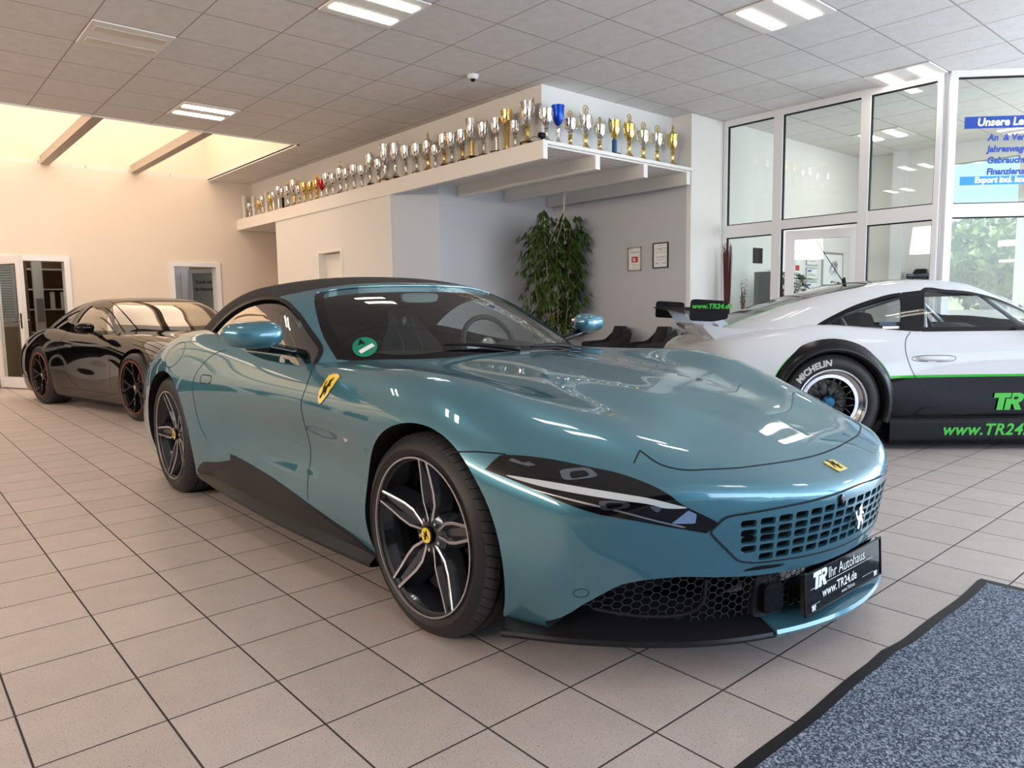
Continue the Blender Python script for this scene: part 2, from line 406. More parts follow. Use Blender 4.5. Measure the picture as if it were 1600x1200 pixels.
def catmull(pts, n=8, closed=False):
    P = [np.array(p, float) for p in pts]; m = len(P); out = []
    for i in range(m if closed else m-1):
        g = lambda k: P[k % m] if closed else P[min(max(k, 0), m-1)]
        p0, p1, p2, p3 = g(i-1), g(i), g(i+1), g(i+2)
        for t in np.arange(n)/n: out.append(.5*((2*p1)+(-p0+p2)*t+(2*p0-5*p1+4*p2-p3)*t*t+(-p0+3*p1-3*p2+p3)*t**3))
    if not closed: out.append(P[-1])
    return [tuple(q) for q in out]
def triangulate(poly, res, holes=()):
    poly = [tuple(p) for p in poly]
    dens = []
    for loop in [poly]+[list(h) for h in holes]:
        L = []
        for i in range(len(loop)):
            a, b = np.array(loop[i]), np.array(loop[(i+1)%len(loop)]); k = max(1, int(np.linalg.norm(b-a)/res))
            L += [tuple(a+(b-a)*t/k) for t in range(k)]
        dens.append(L)
    pts = []; edges = []
    for L in dens:
        n = len(pts); pts += L; edges += [(n+i, n+(i+1)%len(L)) for i in range(len(L))]
    A = np.array(poly); lo, hi = A.min(0), A.max(0)
    gx, gy = np.meshgrid(np.arange(lo[0]+res/2, hi[0], res), np.arange(lo[1]+res/2, hi[1], res)); g = np.stack([gx.ravel(), gy.ravel()], 1)
    if len(g):
        k = inpoly(g, poly)
        for h in holes: k &= ~inpoly(g, h)
        g = g[k]; B = np.array(pts)
        if len(g):
            keep = np.ones(len(g), bool)
            for i in range(0, len(g), 500): keep[i:i+500] = (np.linalg.norm(g[i:i+500,None]-B[None], axis=2).min(1) > res*.45)
            pts += [tuple(q) for q in g[keep]]
    v, e, f, *_ = delaunay_2d_cdt([Vector(p) for p in pts], edges, [], 0, 1e-7)
    v = np.array([tuple(q) for q in v]); f = [tuple(q) for q in f]
    cen = np.array([v[list(q)].mean(0) for q in f]); k = inpoly(cen, poly)
    for h in holes: k &= ~inpoly(cen, h)
    return v, [q for q, kk in zip(f, k) if kk]
def panel(name, S, poly, axis, res, off, m, parent=None, thick=0., holes=(), fm=None, flip=None):
    """a sheet that follows S, bounded by poly given in the plane seen along axis"""
    v2, F = triangulate(poly, res, holes); P, ok = cast2(S, v2, axis); N = S.normal(P); Q = P+N*off
    F = [q for q in F if all(ok[i] for i in q)]
    # orientation
    V3 = Q; G = []
    for q in F:
        a, b, c = V3[q[0]], V3[q[1]], V3[q[2]]
        G.append(q if np.dot(np.cross(b-a, c-a), N[q[0]]) > 0 else tuple(reversed(q)))
    vs = list(map(tuple, Q)); faces = list(G); nor = [N[i] for q in G for i in q]
    if thick:
        n = len(vs); vs += list(map(tuple, P+N*(off-thick)))
        from collections import Counter
        cnt = Counter(); 
        for q in G:
            for i in range(len(q)): cnt[frozenset((q[i], q[(i+1)%len(q)]))] += 1
        for q in G:
            for i in range(len(q)):
                a, b = q[i], q[(i+1)%len(q)]
                if cnt[frozenset((a, b))] == 1:
                    faces.append((b, a, a+n, b+n)); e = np.cross(V3[b]-V3[a], N[a]); e = e/max(np.linalg.norm(e), 1e-9); nor += [e]*4
        for q in G: faces.append(tuple(i+n for i in reversed(q))); nor += [-N[i] for i in reversed(q)]
    o = meshobj(name, vs, faces, m, parent, smooth=True)
    o.data.normals_split_custom_set([tuple(q) for q in nor])
    if fm is not None:
        cen = [np.mean([v2[i] for i in q], axis=0) for q in G]; mi = [fm(*c) for c in cen]+[0]*(len(faces)-len(G))
        o.data.polygons.foreach_set('material_index', np.array(mi, np.int32))
    return o
def ribbon(mb, S, line, axis, width, off, step=.012, mi=0):
    """thin strip lying on S along a 2-D polyline (panel gap, pinstripe)"""
    L = []
    for a, b in zip(line[:-1], line[1:]):
        a, b = np.array(a, float), np.array(b, float); k = max(1, int(np.linalg.norm(b-a)/step)); L += [a+(b-a)*t/k for t in range(k)]
    L.append(np.array(line[-1], float)); P, ok = cast2(S, L, axis); P = P[ok]
    if len(P) < 3: return
    N = S.normal(P); T = np.gradient(P, axis=0); T /= np.maximum(np.linalg.norm(T, axis=1, keepdims=True), 1e-9)
    Sd = np.cross(N, T); Sd /= np.maximum(np.linalg.norm(Sd, axis=1, keepdims=True), 1e-9); Q = P+N*off
    a = Q+Sd*width/2; b = Q-Sd*width/2; n = len(Q)
    mb.add(list(map(tuple, a))+list(map(tuple, b)), [(i, i+1, n+i+1, n+i) for i in range(n-1)], mi)
def warp_on(S, axis, org, ex, ey, off=.001):
    """returns a function placing flat lettering on S"""
    def go(v):
        v = np.asarray(v, float); P2 = np.array(org)+v[:,:1]*np.array(ex)+v[:,1:2]*np.array(ey)
        P, ok = cast2(S, P2, axis); return P+S.normal(P)*off
    return go
def text_warp(name, txt, size, S, axis, org, ex, ey, m, parent, shear=0, bold=0, off=.0012, spacing=1.):
    v, f = textmesh(txt, size, shear, bold, spacing); Q = warp_on(S, axis, org, ex, ey, off)(np.array(v)[:,:2])
    return meshobj(name, Q, f, m, parent)
# ------------------------------------------------------------------ room
ZC = 3.34; CG = (4.054-.625*20, 1.749-.625*20)
floor_m = tile_mat('stoneware_tiles', .303, 0, 0, .0055, (.53, .462, .430), (.030, .026, .026), .05, .38, speck=[(230, .64, (.14, .12, .11)), (300, .65, (.66, .64, .61))], bump=.5)
ceil_m = tile_mat('mineral_fibre_tiles', .625, CG[0], CG[1], .012, (.80, .77, .74), (.40, .36, .32), .02, .9, speck=[(160, .60, (.64, .61, .58))], bump=.3)
structure(MB().box((-6.2, -9.2, -.12), (12.4, 12.8, 0)).build('floor', floor_m))
cm = MB()
for a, b in (((-6.2, -9.2), (12.4, 6.76)), ((4.67, 6.76), (12.4, 12.8)), ((-6.2, 10.28), (4.67, 12.8)), ((-6.2, 6.76), (-4.6, 10.28))):
    cm.box((a[0], a[1], ZC), (b[0], b[1], ZC+.05))
structure(cm.build('ceiling', ceil_m))
# roof light shaft: white sides, beams between the bays
SH = 4.65
sh = MB(); sh.box((-4.65, 6.71, ZC+.05), (4.72, 6.76, SH)); sh.box((-4.65, 10.28, ZC+.05), (4.72, 10.33, SH)); sh.box((4.67, 6.76, ZC+.05), (4.72, 10.28, SH)); sh.box((-4.65, 6.76, ZC+.05), (-4.6, 10.28, SH))
structure(sh.build('wall_skylight', mat('skylight_lining', (.86, .80, .68), .85)))
structure(MB().box((-4.65, 6.71, 4.65), (4.72, 10.33, 4.72)).build('ceiling_sun_block', M['wall_smooth']))  # unseen opaque slab added over the shaft to keep direct sun out
bm_ = MB()
for x in (-2.45, -1.22, 0.0, 1.10, 2.20, 3.45): bm_.box((x, 6.76, ZC), (x+.12, 10.28, ZC+.12))
structure(bm_.build('trim_1', mat('beam_tan', (.50, .43, .36), .8)))
tr = MB()
for y in (6.735,): tr.box((-4.6, y, ZC-.012), (4.70, y+.03, ZC+.02))
tr.box((4.67, 6.735, ZC-.012), (4.70, 10.28, ZC+.02)); structure(tr.build('trim_2', M['fascia']))

def wall_with_holes(name, axis, p0, p1, a0, a1, z1, holes, m, z0=0.):
    """wall slab between p0..p1 across, a0..a1 along, with rectangular openings (a,b,zlo,zhi)"""
    b = MB(); cuts = sorted(set([a0, a1]+[h[0] for h in holes]+[h[1] for h in holes]))
    for s, e in zip(cuts[:-1], cuts[1:]):
        hs = sorted([h for h in holes if h[0] <= s+1e-6 and h[1] >= e-1e-6], key=lambda h: h[2]); z = z0
        for h in hs+[(0, 0, z1, z1)]:
            if h[2] > z+1e-6:
                if axis == 'y': b.box((s, p0, z), (e, p1, h[2]))
                else: b.box((p0, s, z), (p1, e, h[2]))
            z = max(z, h[3])
    return structure(b.build(name, m))
wall_with_holes('wall_back', 'y', 10.28, 10.45, -6.2, 8.0, ZC, [(1.46, 2.45, 0, 1.93), (3.98, 4.76, 0, 1.90)], M['wall'])
wall_with_holes('wall_left', 'x', -6.2, -6.0, -9.2, 10.28, ZC, [(-3.5, 5.5, 2.4, 3.2)], M['wall_dark'])  # high opening added to go with the left fill lamp
wall_with_holes('wall_front', 'y', -9.2, -9.0, -6.0, 10.6, ZC, [(1.2, 10.0, .30, 3.1)], M['wall_dark'])
wall_with_holes('wall_right', 'x', 10.6, 10.75, -9.2, -2.46, ZC, [(-8.4, -2.8, .2, 3.15)], M['wall_smooth'])
# lower store block with the inset door, upper block, column, alcove
wall_with_holes('wall_store', 'x', 5.16, 5.36, 5.2, 8.69, 2.52, [(6.53, 7.22, 0, 1.92)], M['wall_smooth'])
b = MB(); b.box((5.36, 8.55, 0), (7.9, 8.69, 2.52)); b.box((5.36, 5.2, 0), (5.5, 5.3, 2.52)); structure(b.build('wall_recess', M['wall_smooth']))
b = MB(); b.box((5.42, 2.68, 2.70), (5.60, 10.28, ZC)); b.box((5.60, 2.68, 2.70), (7.61, 2.84, ZC)); structure(b.build('wall_upper', M['wall_smooth']))
structure(MB().box((7.61, 2.40, 0), (8.32, 4.75, ZC)).build('wall_column', M['wall_smooth']))
b = MB(); b.prism([(5.17, 5.195), (5.60, 4.76), (7.61, 4.76), (7.61, 5.0), (5.70, 5.0), (5.36, 5.199), (5.18, 5.199)], 0, 2.68, 'z'); b.box((7.595, 2.45, 0), (7.609, 4.76, 2.66))
structure(b.build('wall_alcove', M['alcove']))
structure(MB().box((7.6, 4.75, 0), (8.0, 10.28, ZC)).build('wall_side', M['wall_smooth']))
# trophy shelf
sh_m = mat('painted_shelf_boards', (.80, .77, .73), .6)
shelf = thing('trophy_shelf', 'long white L-shaped ledge high on the wall with exposed beams below, carrying the cups', 'shelf', (5.14, 2.37, 2.52))
def S_(b, n, m): o = b.build(n, m, shelf); o.location = (-5.14, -2.37, -2.52); return o
S_(MB().box((5.14, 2.37, 2.52), (5.20, 10.28, 2.70)), 'fascia_board', M['fascia'])
S_(MB().box((5.20, 2.37, 2.665), (5.42, 10.28, 2.70)).box((5.42, 2.37, 2.665), (7.61, 2.68, 2.70)), 'shelf_top', M['fascia'])
b = MB()
y = 2.40
while y < 4.74: b.box((5.2, y, 2.645), (7.60, y+.085, 2.664)); y += .097
S_(b, 'soffit_boards', sh_m)
for x in (5.925, 6.715, 7.515): S_(MB().box((x-.035, 2.37, 2.50), (x+.035, 4.75, 2.645)), 'ceiling_beam', M['fascia'])
S_(MB().box((5.20, 5.2, 2.52), (5.42, 8.69, 2.66)).box((5.20, 8.69, 2.52), (7.9, 10.28, 2.56)), 'soffit_panel', M['fascia'])

# ceiling lamps
def ceiling_lamp(ix, iy, lit, label, big=0):
    x0 = 4.054+.625*ix; y0 = 1.749+.625*iy; t = thing('ceiling_lamp', label, 'ceiling lamp', (x0+.3125, y0+.3125, ZC-.012), 0, 'recessed ceiling lamps')
    MB().box((-.305, -.305, 0), (.305, .305, .011)).build('lamp_frame', M['fascia'], t)
    for s in (-1, 1):
        d = MB().box((-.265, s*.155-.055, -.006), (.265, s*.155+.055, -.0005)).build('diffuser', M['lamp'] if lit else M['lampdark'], t)
    return t
vis = {(-2, 0): 'lit square ceiling lamp with two strips, left of the picture centre at the top edge',
       (2, -3): 'lit square ceiling lamp with two strips, above the glass partition end of the shelf',
       (-2, 6): 'lit square ceiling lamp with two strips, beside the roof light'}
for (ix, iy), l in vis.items(): ceiling_lamp(ix, iy, True, l)
ceiling_lamp(-4, 3, False, 'unlit square ceiling lamp with frosted grey cover at upper left')
for ix, iy, l in ((-6, -3, 'lit ceiling lamp left behind the viewpoint'), (-2, -4, 'lit ceiling lamp over the viewpoint'), (2, -8, 'lit ceiling lamp over the dark mat'), (6, -3, 'lit ceiling lamp over the white race car'), (-2, -9, 'lit ceiling lamp far behind the viewpoint'), (6, -9, 'lit ceiling lamp near the right shop window'), (-6, 2, 'lit ceiling lamp over the left aisle')):
    ceiling_lamp(ix, iy, True, l)
ceiling_lamp(10, -1, True, 'lit ceiling lamp in the office behind the glass partition')
# smoke detector
t = thing('smoke_detector', 'small white round detector with dark tip on the ceiling', 'detector', (4.70, 2.89, ZC))
MB().lathe([(.055, 0), (.055, -.02), (.04, -.04)], 24).build('housing', M['white'], t, True, 40); MB().lathe([(.025, -.04), (.022, -.055), (.008, -.062)], 16).build('sensor_tip', M['black'], t, True)

# ------------------------------------------------------------------ window frames and panes
def glazed_frame(name, P0, dirv, spans, zs, pw=.075, dep=.08, pane=True, label=None):
    """mullioned glazing in a vertical plane from P0 along dirv; spans = list of (a,b); zs = list of (lo,hi) panes per span"""
    P0 = Vector(P0); d = Vector(dirv).normalized(); n = Vector((-d.y, d.x, 0)); T = Matrix(((d.x, n.x, 0, P0.x), (d.y, n.y, 0, P0.y), (0, 0, 1, 0), (0, 0, 0, 1)))
    fr = MB(); gl = MB(); A = min(s[0] for s in spans)-pw; Bx = max(s[1] for s in spans)+pw
    edges = sorted([A]+[s[0] for s in spans]+[s[1] for s in spans]+[Bx])
    for i in range(0, len(edges), 2): fr.box((edges[i], -dep/2, 0), (edges[i+1], dep/2, ZC), 0, T)
    for i, (a, b) in enumerate(spans):
        cuts = [0]+[q for z in zs[i] for q in z]+[ZC]
        for k in range(0, len(cuts), 2):
            if cuts[k+1]-cuts[k] > .001: fr.box((a, -dep/2+.003, cuts[k]), (b, dep/2-.003, cuts[k+1]), 0, T)
        for lo, hi in zs[i]:
            for (x0, x1, z0, z1) in ((a, a+.012, lo, hi), (b-.012, b, lo, hi), (a, b, hi-.012, hi), (a, b, lo, lo+.012)):
                fr.box((x0, -.015, z0), (x1, .015, z1), 1, T)
            gl.box((a+.005, -.004, lo+.005), (b-.005, .004, hi-.005), 0, T)
    o = structure(fr.build(name, [M['upvc'], M['black']]))
    if pane: g = gl.build('pane', M['pane'], o)
    return o, T
# partition x = 8.3, seen from the hall (runs towards -y)
pz = [(.45, 1.91), (2.06, 3.27)]
glazed_frame('window_1', (8.32, 2.40, 0), (0, -1, 0), [(.055, .68), (.79, 1.69), (1.79, 2.44)], [pz, [(.02, 1.955), (2.06, 3.27)], pz], pw=.05, pane=False)
gl = MB()
for a, b_, lo, hi in ((.055, .68, .45, 1.91), (.055, .68, 2.06, 3.27), (.79, 1.69, 2.06, 3.27), (1.79, 2.44, .45, 1.91), (1.79, 2.44, 2.06, 3.27)):
    gl.box((8.316, 2.40-b_, lo), (8.324, 2.40-a, hi))
g = gl.build('pane', M['pane'], bpy.data.objects['window_1'])
q = 1/math.sqrt(2)
glazed_frame('window_2', (8.32, -.10, 0), (q, -q, 0), [(.10, 1.25), (1.35, 3.15)], [[(.45, 1.92), (2.05, 3.28)]]*2, pw=.07)
# open glazed leaf in the partition doorway
t = thing('partition_door', 'white framed glazed door leaf standing ajar in the glass partition', 'door', (8.36, 1.58, 0), math.radians(-68))
b = MB(); L_ = .80
b.box((0, -.03, .02), (.10, .03, 1.93)); b.box((L_-.10, -.03, .02), (L_, .03, 1.93)); b.box((.10, -.03, 1.83), (L_-.10, .03, 1.93)); b.box((.10, -.03, .02), (L_-.10, .03, .14)); b.build('door_frame', M['upvc'], t)
MB().box((.10, -.004, .14), (L_-.10, .004, 1.83)).build('door_pane', M['pane'], t)
MB().box((L_-.075, -.07, 1.0), (L_-.05, -.03, 1.02)).box((L_-.19, -.075, 1.0), (L_-.05, -.06, 1.02)).build('handle', M['steel'], t)
# lettering film on the slanted pane
fx0 = Vector((8.32, -.10, 0)); dv = Vector((q, -q, 0)); nv = Vector((-q, -q, 0))
def glassfilm(name, m, a, b_, z0, z1, label, txts):
    t = thing(name, label, 'window lettering', tuple(fx0+dv*a+nv*.012+Vector((0, 0, z0))), math.radians(-45))
    if m: MB().box((0, -.0012, 0), (b_-a, 0, z1-z0)).build('film', m, t)
    for (s, size, x, z, mm) in txts: text_on('lettering', s, size, (x, -.0018, z), (1, 0, 0), (0, 0, 1), mm, t, shear=.12, bold=.004, depth=.0006)
glassfilm('lettering_banner', M['blue'], .19, 1.20, 2.785, 2.90, 'dark blue banner reading Unsere Leistungen on the slanted pane', [('Unsere Leistungen', .105, .12, .025, M['paper'])])
for s, z in (('An  & Verkauf', 2.665), ('Jahreswagen', 2.555), ('Gebrauchtfahrzeuge', 2.445), ('Finanzierung', 2.335)):
    glassfilm('lettering_line', None, .42, 1.2, z, z+.1, 'blue line of lettering reading %s on the slanted pane' % s, [(s, .085, 0, .0, M['blue'])])
glassfilm('lettering_strip', M['lightblue'], .17, 1.20, 2.235, 2.32, 'light blue strip reading Export incl. komplett on the slanted pane', [('Export incl. komplett', .078, .14, .022, M['paper'])])

# office behind the partition
wall_with_holes('wall_office_end', 'x', 12.1, 12.25, -9.2, 2.36, ZC, [(.22, 1.12, .95, 3.06), (-2.6, .06, .95, 3.06), (-8.5, -2.8, .95, 3.06)], M['wall_smooth'])
structure(MB().box((8.32, 2.36, 0), (12.4, 2.5, ZC)).build('wall_office_side', M['wall_smooth']))
structure(MB().box((11.98, 1.66, 0), (12.10, 1.84, ZC)).build('trim_3', M['upvc']))
structure(MB().box((12.15, -8.5, .95), (12.16, 1.22, 3.06)).build('window_3', M['pane']))

# back rooms
br = mat('back_room_wall', (.55, .42, .30), .85)
def backroom(name, x0, x1):
    b = MB(); b.box((x0-.1, 10.45, 0), (x0, 12.7, 2.7)); b.box((x1, 10.45, 0), (x1+.1, 12.7, 2.7)); b.box((x0-.1, 12.6, 0), (x1+.1, 12.7, 2.7)); b.box((x0-.1, 10.45, 2.6), (x1+.1, 12.7, 2.7)); structure(b.build(name, br))
backroom('wall_backroom_left', .6, 3.4); backroom('wall_backroom_right', 3.7, 5.9)
light('backroom_daylight', 'AREA', (2.0, 11.6, 2.55), (0, 0, 0), 5, (1, .9, .75), .8, .8)
light('corridor_daylight', 'AREA', (4.8, 11.3, 2.55), (0, 0, 0), 6, (.95, .95, 1), .6, .6)
def trimframe(name, x0, x1, z1, w=.07):
    b = MB(); y0, y1 = 10.255, 10.47
    e = z1-w*.6; b.box((x0, y0, 0), (x0+w*.6, y1, e)); b.box((x1-w*.6, y0, 0), (x1, y1, e)); b.box((x0, y0, e), (x1, y1, z1))
    b.box((x0-w*.5, y0, 0), (x0, 10.28, z1)); b.box((x1, y0, 0), (x1+w*.5, 10.28, z1)); b.box((x0-w*.5, y0, z1), (x1+w*.5, 10.28, z1+w*.5)); return structure(b.build(name, M['upvc']))
trimframe('door_1', 1.46, 2.45, 1.93); trimframe('door_2', 3.98, 4.76, 1.90)
t = thing('glazed_door', 'white glazed door leaf standing open beside the black coupe', 'door', (1.49, 10.20, 0), math.radians(-66))
b = MB(); L_ = .66
b.box((0, -.03, .02), (.09, .03, 1.92)); b.box((L_-.09, -.03, .02), (L_, .03, 1.92)); b.box((.09, -.03, 1.81), (L_-.09, .03, 1.92)); b.box((.09, -.03, .02), (L_-.09, .03, .17)); b.build('door_frame', M['upvc'], t)
MB().box((.09, -.004, .17), (L_-.09, .004, 1.81)).build('door_pane', M['pane'], t)
MB().tube([(L_-.045, -.03, 1.0), (L_-.045, -.075, 1.0), (L_-.16, -.08, 1.0)], .009).tube([(L_-.045, .03, 1.0), (L_-.045, .075, 1.0), (L_-.16, .08, 1.0)], .009).build('handle', M['steel'], t)
MB().box((L_-.06, -.035, .88), (L_-.03, .035, 1.10)).build('lock_plate', M['black'], t)
# fixed side light beside it at the picture edge
b = MB(); b.box((.93, 10.2, 0), (1.0, 10.27, 1.93)); b.box((1.38, 10.2, 0), (1.45, 10.27, 1.93)); b.box((.93, 10.2, 1.86), (1.45, 10.27, 1.93)); b.box((.93, 10.2, 0), (1.45, 10.27, .12)); b.box((1.0, 10.2, .9), (1.38, 10.27, .97))
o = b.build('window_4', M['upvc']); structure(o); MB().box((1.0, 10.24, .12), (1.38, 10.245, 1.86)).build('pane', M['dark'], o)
b = MB(); dk = MB()  # unseen dark glazed bays, added to put dark bands into the car reflections
for k in range(4):
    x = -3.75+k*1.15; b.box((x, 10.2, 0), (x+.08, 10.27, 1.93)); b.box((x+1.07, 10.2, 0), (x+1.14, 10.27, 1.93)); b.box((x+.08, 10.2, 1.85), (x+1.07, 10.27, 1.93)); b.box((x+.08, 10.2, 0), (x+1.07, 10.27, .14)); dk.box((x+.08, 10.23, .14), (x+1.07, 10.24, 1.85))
o = structure(b.build('window_added_dark', M['upvc'])); dk.build('pane', M['blackgloss'], o)
# shutter seen through the left leaf and the second door
def shutter(x0, x1, y, z0, z1, label):
    t = thing('roller_shutter', label, 'shutter', (x0, y, z0)); b = MB(); z = 0
    while z < z1-z0: b.box((0, -.012, z), (x1-x0, 0, z+.036)); z += .045
    b.build('slats', M['white'], t); MB().box((-.04, -.03, -.05), (0, .01, z1-z0)).box((x1-x0, -.03, -.05), (x1-x0+.04, .01, z1-z0)).box((-.04, -.03, -.05), (x1-x0+.04, .01, 0)).build('shutter_frame', M['upvc'], t)
shutter(1.55, 2.0, 12.58, 1.0, 1.95, 'lowered white roller shutter behind the open glazed door')
shutter(4.02, 4.45, 11.35, .9, 1.80, 'lowered white roller shutter seen through the right back doorway')
structure(MB().box((3.8, 11.38, 0), (4.62, 11.42, 2.4)).build('trim_4', M['upvc']))
t = thing('glazed_staff_door', 'glazed door with dark staff-only lettering inside the right back doorway', 'door', (4.60, 11.30, 0), math.radians(-62))
b = MB(); L_ = .74; b.box((0, -.03, .02), (.06, .03, 1.86)); b.box((L_-.06, -.03, .02), (L_, .03, 1.86)); b.box((.06, -.03, 1.79), (L_-.06, .03, 1.86)); b.box((.06, -.03, .02), (L_-.06, .03, .14)); b.build('door_frame', M['upvc'], t)
MB().box((.06, -.006, .14), (L_-.06, .006, 1.79)).build('door_pane', mat('frosted_glass', (.28, .34, .32), .3), t)
text_on('lettering', 'Zutritt nur', .085, (.14, -.008, 1.60), (1, 0, 0), (0, 0, 1), M['dark'], t, bold=.002); text_on('lettering', 'f\u00fcr Personal', .085, (.12, -.008, 1.47), (1, 0, 0), (0, 0, 1), M['dark'], t, bold=.002)
# shelf unit, binders and dispenser in the left back room
t = thing('shelf_unit', 'brown open shelf unit in the back room behind the black coupe', 'shelf', (2.15, 12.2, 0))
wd = mat('brown_shelf_wood', (.20, .12, .06), .6); MB().box((0, 0, 0), (.03, .38, 2.1)).box((.75, 0, 0), (.78, .38, 2.1)).box((0, .36, 0), (.78, .38, 2.1)).build('side_panel', wd, t)
for z in (.3, .75, 1.15, 1.5, 1.85): MB().box((.03, 0, z), (.75, .36, z+.025)).build('shelf_board', M['white'], t)
for k in range(5): tag(MB().box((2.42+k*.08, 12.22, 1.176), (2.49+k*.08, 12.5, 1.47)).build('ring_binder', M['paper' if k % 2 else 'marble']), 'office binder on the middle shelf of the back room unit', 'binder', 'binders in the back room')
t = thing('soap_dispenser', 'tall pale wall panel with dispenser seen through the left back doorway', 'dispenser', (2.22, 11.9, 0)); MB().box((0, 0, 0), (.14, .12, 2.0)).build('panel', M['white'], t); MB().box((.02, -.05, .95), (.12, 0, 1.35)).build('dispenser_body', mat('smoky_plastic', (.25, .22, .2), .3), t)
# inset door in the store wall
b = MB(); b.box((5.27, 6.53, 0), (5.31, 7.22, 1.90)); d3 = structure(b.build('door_3', M['fascia'])); 
b = MB(); b.box((5.148, 6.49, 0), (5.30, 6.54, 1.91)); b.box((5.148, 7.21, 0), (5.30, 7.25, 1.91)); b.box((5.148, 6.49, 1.91), (5.30, 7.25, 1.95)); structure(b.build('trim_5', M['fascia']))
t = thing('door_sign', 'small dark sign plate on the inset white door', 'sign', (5.266, 6.66, 1.655)); MB().box((-.003, -.06, -.025), (0, .06, .025)).build('plate', M['steel'], t); MB().box((-.005, -.05, -.012), (-.003, .03, .012)).build('lettering', M['dark'], t)

# ------------------------------------------------------------------ outside
grass = mat('lawn', (.10, .16, .035), .9, noise=(3, (.16, .22, .06), .3))
structure(MB().box((12.4, -40, -.25), (70, 40, -.15)).build('floor_outside', grass))
leafm = mat('tree_leaves', (.20, .26, .04), .6, noise=(1.5, (.48, .50, .16), .25)); bark = mat('tree_bark', (.12, .09, .06), .9)
def leaf_cloud(blobs, n, size, seed=1):
    r = np.random.default_rng(seed); mb = MB(); per = n//len(blobs)
    for (cx, cy, cz, rx, ry, rz) in blobs:
        d = r.normal(size=(per, 3)); d /= np.linalg.norm(d, axis=1, keepdims=True); d *= (r.random((per, 1))**.33); P = d*np.array([rx, ry, rz])+np.array([cx, cy, cz])
        for p in P:
            a = r.normal(size=3); a /= np.linalg.norm(a); b_ = np.cross(a, r.normal(size=3)); b_ /= max(np.linalg.norm(b_), 1e-6); s = size*(.6+.8*r.random())
            mb.add([p-a*s, p+b_*s*.5, p+a*s, p-b_*s*.5], [(0, 1, 2, 3)])
    return mb
def tree(loc, h, w, label, seed, n=5000, size=.16):
    r = np.random.default_rng(seed); t = thing('tree', label, 'tree', loc, 0, 'trees outside the windows')
    bl = [(r.normal()*w*.30, r.normal()*w*.30, h*(.35+.5*r.random()), w*.28, w*.28, h*.17) for _ in range(16)]
    leaf_cloud(bl, n, size, seed).build('crown', leafm, t)
    mb = MB().tube([(0, 0, -.1), (.05, 0, h*.3), (0, .1, h*.6)], [.22, .17, .1], 8)
    for bx in bl[:7]: mb.tube([(0, 0, h*.3), (bx[0]*.5, bx[1]*.5, bx[2]*.7), (bx[0], bx[1], bx[2])], [.12, .07, .03], 6)
    mb.build('trunk', bark, t)
tree((25.5, 4.4, -.15), 3.7, 5.2, 'broad sunlit tree outside, filling the pane beside the slanted post', 3, 9000, .15)
tree((32, -6.5, -.15), 4.0, 5.5, 'sunlit tree outside, right of the broad tree', 4)
tree((38, 13, -.15), 4.0, 6.0, 'low distant tree outside, left behind the broad tree', 6)
# ------------------------------------------------------------------ car building blocks
def paint(name, col, metallic, rough, coat=1., flake=True):
    m = mat(name, col, rough, metallic, coat, .015); m.node_tree.nodes['Principled BSDF'].inputs['Coat IOR'].default_value = 1.62; m.node_tree.nodes['Principled BSDF'].inputs['Specular IOR Level'].default_value = .15
    return m
def wheel(parent, x, y, R, wd, rim_r, rim_fn, mats, name='wheel', tread_m=None, steer=0., side=-1, text=None, groove=True):
    """road wheel whose outer face looks along -x for side=-1; returns its empty"""
    e = bpy.data.objects.new(name, None); C.objects.link(e); e.parent = parent; e.location = (x, y, R-.004); e.rotation_euler = (0, 0, steer if side < 0 else PI+steer)
    RT = Matrix.Rotation(-PI/2, 4, 'Y')   # lathe axis z -> -x  (outer face at +z)
    h = wd/2
    prof = [(rim_r-.012, -h+.02), (rim_r+.004, -h+.006), (rim_r+.03, -h-.002), (R-.05, -h-.004), (R-.018, -h+.012), (R-.003, -h+.035), (R, -h*.4), (R, h*.4), (R-.003, h-.035), (R-.018, h-.012), (R-.05, h+.004), (rim_r+.03, h+.002), (rim_r+.004, h-.006), (rim_r-.012, h-.02)]
    mb = MB(); n = 96; v = []; f = []; fm = []
    for r, z in prof:
        for k in range(n): a = 2*PI*k/n; v.append(tuple(RT @ Vector((r*math.cos(a), r*math.sin(a), z))))
    for i in range(len(prof)-1):
        for k in range(n): f.append((i*n+k, i*n+(k+1)%n, (i+1)*n+(k+1)%n, (i+1)*n+k)); fm.append(0 if 4 <= i <= 8 else 1)
    tyre = meshobj('tyre', v, f, [M['rubber'], M['rubber_side']], e, True, fm, 50)
    if groove:
        g = MB(); ng = 60
        for zc in (-h*.5, -h*.17, h*.17, h*.5):
            prof2 = [(R+.0008, zc-.005), (R+.0008, zc+.005)]; g.lathe(prof2, 96, RT, 0, False)
        for k in range(ng):
            a0 = 2*PI*k/ng
            for z0, z1, sk in ((h*.53, h-.012, .05), (-h+.012, -h*.53, .05), (-h*.15, h*.15, .08)):
                pts = []
                for t in np.linspace(0, 1, 5):
                    z = z0+(z1-z0)*t; a = a0+sk*t; e_ = max(0, abs(z)-(h-.035)); rr = R+.0006-(.003+.65*e_ if e_ > 0 else .003*max(0, abs(z)-h*.4)/(h*.6-.035) if abs(z) > h*.4 else 0)
                    pts.append((rr, a, z))
                vv = []
                for rr, a, z in pts:
                    for d in (-.005, .005): vv.append(tuple(RT @ Vector((rr*math.cos(a+d), rr*math.sin(a+d), z))))
                g.add(vv, [(2*i, 2*i+1, 2*i+3, 2*i+2) for i in range(4)])
        g.build('tread_groove', M['black'], tyre)
    rim_fn(e, RT, rim_r, h)
    return e
